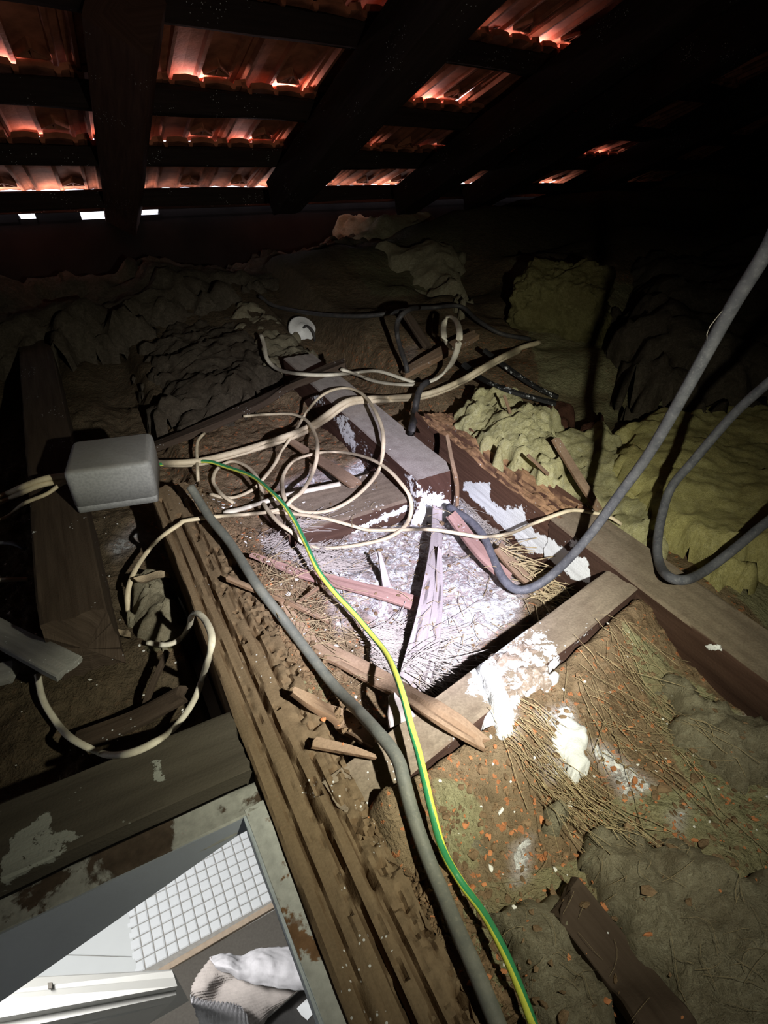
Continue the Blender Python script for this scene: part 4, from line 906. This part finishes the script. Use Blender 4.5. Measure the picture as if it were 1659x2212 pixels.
# ------------------------------------------------------------------ plaster over the noggin
def glob(name, poly, zb, h, seed, m, label=None, **k):
    o = mound(name, poly, zb, h, M[m], k.get('edge', .012), .0025, k.get('amp', .006), k.get('freq', 60), k.get('ragged', .006), seed, k.get('zp', None)); return o
pm = empty('plaster_splash', P(1120, 1440, .1))
g1 = glob('plaster_lump', [(1030, 1440), (1060, 1400), (1110, 1360), (1160, 1338), (1178, 1350), (1198, 1400), (1200, 1445), (1175, 1475), (1130, 1490), (1110, 1530), (1070, 1500), (1035, 1470)], .086, .015, 301, 'plaster', zp=.105, edge=.02, amp=.007)
g2 = glob('plaster_drip', [(1025, 1420), (1050, 1418), (1080, 1450), (1105, 1490), (1120, 1520), (1100, 1535), (1075, 1510), (1050, 1460)], .094, .014, 303, 'drip', zp=.112, edge=.008, amp=.003, ragged=.003)
g3 = glob('plaster_drip', [(1060, 1530), (1100, 1505), (1140, 1500), (1150, 1520), (1110, 1540), (1100, 1580), (1082, 1592), (1078, 1560), (1045, 1560)], .080, .015, 305, 'drip', zp=.085, edge=.012, amp=.004)
g4 = glob('plaster_drip', [(1120, 1510), (1150, 1480), (1190, 1462), (1205, 1470), (1170, 1495), (1145, 1520), (1130, 1525)], .080, .016, 307, 'drip', zp=.085, edge=.012, amp=.004, ragged=.004)
for g in (g1, g2, g3, g4): g.parent = pm; g.matrix_parent_inverse = Matrix.Translation(pm.location).inverted()
tag(pm, 'lump of splashed white plaster dripping over the noggin', 'plaster')
for i, (lab, poly, zb, h) in enumerate((
        ('white plaster dribble in the dirt just below the noggin', [(1160, 1530), (1215, 1520), (1250, 1560), (1268, 1640), (1245, 1650), (1200, 1590)], .03, .012),
        ('white plaster streak reaching toward the lower right insulation', [(1275, 1590), (1310, 1620), (1380, 1680), (1430, 1690), (1420, 1715), (1350, 1725), (1330, 1690)], .035, .012),
        ('white plaster blob crusted around the square cut joist end', [(918, 1075), (980, 1070), (985, 1095), (965, 1115), (930, 1118), (890, 1120), (885, 1100)], .02, .03))):
    if i < 2:
        c_ = np.mean([P(x, y, .06) for x, y in poly], axis=0); zb = ground(c_[0], c_[1]) - .005; h = .007
    o = glob('plaster_patch', poly, zb, h, 311 + i, 'drip', ragged=.009, edge=.012, amp=.003); tag(o, lab, 'plaster')
# ceiling rose
cr = empty('ceiling_rose', (0, 0, 0))
cz = PT(652, 714, hit_t(652, 720) - .01)
def disc(name, r, h, m, parent, n=28, hole=None):
    V = []; pr = [(r, 0), (r, h * .7), (r * .9, h), (r * .45, h), (r * .40, h * 1.5), (.0001, h * 1.5)]
    for rr, z in pr:
        for k in range(n): a = 2 * math.pi * k / n; V.append((rr * math.cos(a), rr * math.sin(a), z))
    Fq = [[a * n + b, a * n + (b + 1) % n, (a + 1) * n + (b + 1) % n, (a + 1) * n + b] for a in range(len(pr) - 1) for b in range(n)]; Fq.append(list(range(n))[::-1])
    return mesh(name, V, Fq, m, parent)
disc('rose_plate', .036, .010, M['ceramic'], cr)
for k in (-1, 1): tube('screw_hole', [(.024 * k, .002, .009), (.024 * k, .002, .0105)], .004, M['black'], cr, 10, step=.002)
tube('flex', [(0, 0, .012), (.006, -.004, .03), (.02, -.02, .034), (.03, -.034, .012)], .003, M['black_cable'], cr, 8)
cr.location = cz; cr.rotation_euler = (.75, .25, .3); tag(cr, 'round white ceiling rose tipped on edge in the dim wool', 'ceiling rose')
# dry leaves
for i, (q, lab, sz, rz) in enumerate((((330, 1256), 'curled dry leaf caught above the greenish wool', .022, .1), ((268, 1377), 'dry yellowish leaf lying on the dark dirt', .014, -.5))):
    n = 9; V = []; Fq = []
    for k in range(n):
        x = (k / (n - 1) - .5) * 2; wv = .35 * sz * math.sqrt(max(0, 1 - x * x)) + .0006
        for j in (-1, 0, 1): V.append((x * sz, j * wv, .004 + .004 * j * j + .003 * math.sin(3 * x)))
    for k in range(n - 1):
        for j in range(2): a = k * 3 + j; Fq.append([a, a + 1, a + 4, a + 3])
    b = len(V); V += [(x, y, z - .0008) for x, y, z in V]; Fq += [[b + d for d in f][::-1] for f in Fq]
    o = mesh('dry_leaf', V, Fq, M['fluff']); t = hit_t(*q); o.location = PT(*q, t - .002); o.rotation_euler = (0, 0, rz); tag(o, lab, 'leaf')

# ------------------------------------------------------------------ loose litter nobody could count
def scatter(name, label, n, m, size, pick, seed, flat=.5, kind='chip'):
    r = np.random.default_rng(seed); V = []; Fq = []; c = 0; tries = 0
    ico = np.array([(0, 0, 1), (.894, 0, .447), (.276, .851, .447), (-.724, .526, .447), (-.724, -.526, .447), (.276, -.851, .447), (.724, .526, -.447), (-.276, .851, -.447), (-.894, 0, -.447), (-.276, -.851, -.447), (.724, -.526, -.447), (0, 0, -1)])
    ict = [(0, 1, 2), (0, 2, 3), (0, 3, 4), (0, 4, 5), (0, 5, 1), (1, 6, 2), (2, 7, 3), (3, 8, 4), (4, 9, 5), (5, 10, 1), (6, 7, 2), (7, 8, 3), (8, 9, 4), (9, 10, 5), (10, 6, 1), (6, 11, 7), (7, 11, 8), (8, 11, 9), (9, 11, 10), (10, 11, 6)]
    cand = [q[:2] for q in (pick(r) for _ in range(n * 5)) if q[2]]
    cw = np.array([W(*q) for q in cand]); fz = floor_z(cw[:, 0], cw[:, 1])
    for p, f0 in zip(cw, fz):
        if c >= n: break
        z = ground(p[0], p[1])
        if z - f0 > .010 and r.random() < .85: continue
        if z < -.06 or (z > .088 and (m == 'chip_d' or r.random() < .8)): continue
        s = size * r.lognormal(0, .45); s = min(s, size * 3)
        q = ico * (s * r.uniform(.5, 1.2, (12, 1))) * [1, r.uniform(.35, .9), flat * r.uniform(.5, 1)]
        a = r.uniform(0, 6.3); ca, sa = math.cos(a), math.sin(a)
        q = np.stack([q[:, 0] * ca - q[:, 1] * sa, q[:, 0] * sa + q[:, 1] * ca, q[:, 2]], 1) + [p[0], p[1], z + s * flat * .25]
        b = len(V) * 12; V.append(q); Fq += [[b + i for i in t] for t in ict]; c += 1
    o = mesh(name, np.concatenate(V), Fq, M[m], None, False); tag(o, label, 'debris', None, 'stuff'); return o
def pick_mid(r): u, v = r.uniform(.28, .80), r.uniform(.105, .49); return u, v, True
def pick_right(r): u, v = r.uniform(-.05, .28), r.uniform(.11, .60); return u, v, (u < nog_u(v) - .03)
def pick_all(r):
    k = r.integers(0, 4)
    if k < 2: return pick_mid(r)
    if k == 2: return pick_right(r)
    return r.uniform(.36, .95), r.uniform(-.40, .03), True
def pick_bank(r): return r.uniform(-.05, .72), .098 + abs(r.normal(0, .028)), True
def pick_joist(r): return r.uniform(-.1, .76), r.uniform(.06, .12), True
def pick_pit(r): u, v = r.uniform(.02, .24), r.uniform(.14, .42); return u, v, u < nog_u(v) - .02
scatter('plaster_crumbs', 'scattered white plaster crumbs over the attic dirt', 700, 'chip_w', .0017, pick_all, 401)
scatter('plaster_flakes', 'thicker white flakes around the torch light', 180, 'chip_w', .0028, pick_mid, 402, .3)
scatter('brick_crumbs', 'orange terracotta crumbs in the dirt below the noggin', 420, 'chip_o', .0018, pick_pit, 403)
scatter('terracotta_dust', 'orange crumbs strewn along the rotten joist', 320, 'chip_o', .0016, pick_bank, 404)
scatter('dirt_clods', 'brown clods of eaten wood and earth banked against the rotten joist', 3200, 'chip_d', .0026, pick_bank, 405, .7)
scatter('wood_crumbs', 'crumbs of eaten wood between the joists', 500, 'chip_d', .0022, pick_mid, 406, .6)
scatter('grit', 'coarse grit over the lower right dirt', 1300, 'chip_d', .0026, pick_right, 407, .6)
def fibres(name, label, n, m, r0, ln, zone, ang, spread, seed, curve=.35, lift=.002):
    r = np.random.default_rng(seed); V = []; Fq = []; c = 0
    w_ = np.array([P(x, y, .05)[:2] for x, y in zone]); lo_, hi_ = w_.min(0), w_.max(0); tries = 0
    while c < n and tries < n * 20:
        tries += 1; p = r.uniform(lo_, hi_)
        if inpoly(np.array([p[0]]), np.array([p[1]]), w_)[0] > 0: continue
        a = ang + r.normal(0, spread); L_ = ln * r.lognormal(0, .4); k = 5; bend = r.normal(0, curve); b = len(V); q = p.copy(); up = lift + r.uniform(0, .003); rr = r0 * r.uniform(.6, 1.3)
        for i in range(k):
            z = max(ground(q[0], q[1]), -.02) + up
            if i and abs(z - zl) > .012: z = zl
            zl = z; z = z + .002 * math.sin(i)
            t = np.array([math.cos(a), math.sin(a)]); s = np.array([-t[1], t[0]])
            V += [(q[0] + s[0] * rr, q[1] + s[1] * rr, z), (q[0] - s[0] * rr, q[1] - s[1] * rr, z), (q[0], q[1], z + rr * 1.4)]
            q = q + t * L_ / k; a += bend / k
        for i in range(k - 1):
            o = b + i * 3
            for j in range(3): j2 = (j + 1) % 3; Fq.append([o + j, o + j2, o + 3 + j2, o + 3 + j])
        c += 1
    o = mesh(name, V, Fq, M[m]); tag(o, label, 'debris', None, 'stuff'); return o
fibres('straw', 'sheaf of straw strewn below the noggin to the lower right', 150, 'straw', .00028, .055, [(1040, 1600), (1130, 1560), (1330, 1780), (1300, 1830), (1200, 1790)], -.75, .22, 501)
fibres('straw', 'straw bristling in the dirt by the painted joist', 120, 'straw', .00026, .05, [(1200, 1420), (1330, 1370), (1500, 1600), (1480, 1720), (1330, 1680), (1220, 1560)], -.85, .5, 502)
fibres('white_fibres', 'fan of white plaster fibres left of the split board', 420, 'hair', .0005, .07, [(760, 1350), (870, 1320), (890, 1450), (820, 1440)], -.15, .35, 503)
fibres('white_fibres', 'frayed white fibres curling beside the plaster under the loops', 300, 'hair', .0005, .055, [(555, 1150), (640, 1140), (710, 1190), (690, 1230), (570, 1205)], .35, .5, 504, .9)
fibres('dry_grass', 'wispy dry grass between conduit and earth wire', 140, 'straw', .0003, .05, [(560, 1230), (720, 1260), (740, 1340), (650, 1440), (570, 1330)], .3, 1.0, 505, .8)
fibres('splinters', 'dark and brown splinters around the cable end', 130, 'straw', .0007, .045, [(1040, 1130), (1130, 1180), (1230, 1260), (1160, 1290), (1090, 1230)], -.5, .6, 506)
fibres('straw', 'sparse straw across the floor between the joists', 180, 'straw', .0003, .03, [(600, 1150), (880, 1080), (1150, 1290), (900, 1500), (700, 1500)], 0, 3, 507, .6)
fibres('wool_hairs', 'loose hairs standing on the lower right batts', 90, 'straw', .00014, .02, [(1000, 1900), (1290, 1850), (1659, 1800), (1700, 2250), (1150, 2250)], 0, 3, 508, 1.0)
fibres('fine_hairs', 'short pale hairs matted over the plaster by the painted joist', 350, 'hair', .0003, .025, [(990, 1050), (1060, 1100), (1120, 1180), (1060, 1170), (1000, 1110)], -.6, .9, 509, .8)

# ------------------------------------------------------------------ things in the room below
def loft(name, rows, m, parent=None, sub=6, thick=.004, amp=0, rib=None):
    rows = [catmull(r, 1e9) if False else np.array(r, float) for r in rows]
    n = len(rows[0]); us = np.linspace(0, n - 1, (n - 1) * sub + 1); vs = np.linspace(0, len(rows) - 1, (len(rows) - 1) * sub + 1)
    A = np.array(rows)
    def cr_(a, t):
        i = int(min(t, len(a) - 1.0001)); f = t - i; p = lambda k: a[min(max(k, 0), len(a) - 1)]
        return .5 * (2 * p(i) + (p(i + 1) - p(i - 1)) * f + (2 * p(i - 1) - 5 * p(i) + 4 * p(i + 1) - p(i + 2)) * f * f + (3 * p(i) - p(i - 1) - 3 * p(i + 1) + p(i + 2)) * f ** 3)
    Gd = []
    for v in vs:
        row = np.array([cr_(A[:, j], v) for j in range(n)]); Gd.append([cr_(row, u) for u in us])
    Gd = np.array(Gd); R_, C_ = Gd.shape[:2]; V = Gd.reshape(-1, 3)
    nr = np.cross(np.gradient(Gd, axis=1).reshape(-1, 3), np.gradient(Gd, axis=0).reshape(-1, 3)); nr /= np.maximum(np.linalg.norm(nr, axis=1), 1e-9)[:, None]
    if nr[:, 2].mean() < 0: nr = -nr
    if amp: V = V + nr * (amp * fbm(V * 45, 9, 3))[:, None]
    if rib:
        jj = np.tile(np.arange(C_), R_) / sub; ii = np.repeat(np.arange(R_), C_) / sub
        V = V + nr * (rib[0] * np.sin((jj * rib[1] + ii * rib[2]) * 2 * math.pi))[:, None]
    k = len(V); V2 = np.concatenate([V, V - nr * thick]); Fq = []
    for i in range(R_ - 1):
        for j in range(C_ - 1):
            a = i * C_ + j; f = [a, a + 1, a + C_ + 1, a + C_]; Fq.append(f); Fq.append([x + k for x in f][::-1])
    bd = [j for j in range(C_)] + [i * C_ + C_ - 1 for i in range(1, R_)] + [(R_ - 1) * C_ + j for j in range(C_ - 2, -1, -1)] + [i * C_ for i in range(R_ - 2, 0, -1)]
    for a, b in zip(bd, bd[1:] + bd[:1]): Fq.append([b, a, a + k, b + k])
    return mesh(name, V2, Fq, m, parent)
tz0 = -1.50
tb = empty('side_table', P(620, 2200, tz0 - .04))
prism('table_top', [P(x, y, tz0 - .03)[:2] for x, y in ((548, 2222), (662, 2124), (800, 2180), (860, 2420), (560, 2420))][::-1], tz0 - .06, tz0 - .03, M['darkunit'], tb, .003)
for q in ((640, 2190), (720, 2200), (700, 2330), (600, 2330)):
    p = P(*q, tz0 - .05); box('leg', (p[0] - .015, p[1] - .015, BZ), (p[0] + .015, p[1] + .015, tz0 - .05), M['darkunit'], tb)
tag(tb, 'dark tabletop in the room below carrying a towel', 'table')
tw = empty('towel', P(530, 2120, tz0))
def Q(x, y, z): return P(x, y, tz0 + z)
loft('outer_fold', [[Q(452, 2067, .02), Q(490, 2058, .03), Q(522, 2064, .01), Q(552, 2051, .03), Q(590, 2047, .03), Q(640, 2041, .02)],
                    [Q(458, 2075, .05), Q(492, 2072, .07), Q(522, 2080, .05), Q(558, 2070, .07), Q(600, 2072, .07), Q(650, 2075, .06)],
                    [Q(463, 2086, .06), Q(500, 2094, .08), Q(530, 2100, .07), Q(565, 2100, .08), Q(608, 2108, .08), Q(664, 2110, .07)],
                    [Q(470, 2096, .04), Q(510, 2111, .05), Q(545, 2124, .05), Q(575, 2131, .05), Q(610, 2136, .05), Q(672, 2142, .04)]], M['towel_w'], tw, 9, .005, .004)
ib = loft('inner_layer', [[Q(456, 2068, .03), Q(472, 2092, .02), Q(510, 2107, .02), Q(545, 2118, .02), Q(590, 2128, .01), Q(645, 2136, .01)],
                     [Q(436, 2092, .02), Q(456, 2115, .03), Q(482, 2125, .0), Q(530, 2140, .015), Q(580, 2150, .01), Q(628, 2152, .005)],
                     [Q(418, 2122, .02), Q(440, 2135, .035), Q(470, 2150, .0), Q(520, 2165, .01), Q(570, 2175, .01), Q(605, 2172, .0)],
                     [Q(412, 2142, .02), Q(430, 2155, .02), Q(465, 2170, .0), Q(520, 2190, .0), Q(560, 2205, .0), Q(580, 2195, -.01)],
                     [Q(415, 2160, .0), Q(440, 2175, .0), Q(480, 2200, .0), Q(520, 2225, -.01), Q(550, 2235, -.01), Q(565, 2225, -.02)]], M['towel_b'], tw, 10, .005, .002, (.0032, 3.5, 3.0))
ib['label'] = 'beige ribbed inner side of the towel'
loft('rolled_end', [[Q(411, 2148, .04), Q(440, 2160, .05), Q(470, 2164, .05), Q(500, 2168, .05), Q(518, 2172, .05)],
                    [Q(416, 2170, .07), Q(440, 2178, .08), Q(470, 2182, .08), Q(505, 2186, .08), Q(532, 2192, .07)],
                    [Q(426, 2195, .06), Q(450, 2205, .07), Q(480, 2212, .07), Q(515, 2220, .07), Q(545, 2235, .06)],
                    [Q(436, 2225, .03), Q(460, 2235, .04), Q(490, 2245, .04), Q(525, 2255, .04), Q(550, 2270, .03)]], M['towel_w'], tw, 10, .005, .002, (.0034, 3.5, 1.2))
tag(tw, 'white and beige ribbed towel thrown in folds on the dark tabletop below', 'towel')
pk = prism('paper_card', [P(x, y, tz0 - .028)[:2] for x, y in ((641, 2178), (667, 2153), (684, 2180), (664, 2204), (650, 2192))][::-1], tz0 - .030, tz0 - .0285, M['tile']); tag(pk, 'small white card lying on the dark tabletop beside the hatch edge', 'card')
# white moulded ledge
ml = empty('moulded_cabinet', P(200, 2160, -1.2))
L0 = [(-260, 2128, -1.20), (-260, 2172, -1.10), (-260, 2178, -1.104), (-260, 2245, -1.115), (-260, 2258, -1.15), (-260, 2285, -1.15), (-260, 2300, -1.19), (-260, 2330, -1.21), (-260, 2480, -1.40)]
R0 = [(372, 2094, -1.20), (372, 2097, -1.10), (377, 2111, -1.104), (383, 2130, -1.115), (380, 2139, -1.15), (381, 2149, -1.15), (376, 2158, -1.19), (370, 2166, -1.21), (318, 2214, -1.40)]
LL = [P(*p) for p in L0]; RR_ = [P(*p) for p in R0]
for Q_ in (LL, RR_): Q_.append(np.array([Q_[0][0], Q_[0][1], -1.42]))
k = len(LL); Fq = [[i, k + i, k + (i + 1) % k, (i + 1) % k] for i in range(k)] + [list(range(k)), list(range(k, 2 * k))[::-1]]
o = mesh('cornice', LL + RR_, Fq, M['whitepaint'], ml, False)
ct_ = prism('latch', [P(x, y, -1.09)[:2] for x, y in ((102, 2122), (112, 2121), (111, 2134), (103, 2135))][::-1], -1.098, -1.092, M['lino'], ml)
tag(ml, 'white moulded cabinet top with stepped edges seen through the hatch', 'cabinet')
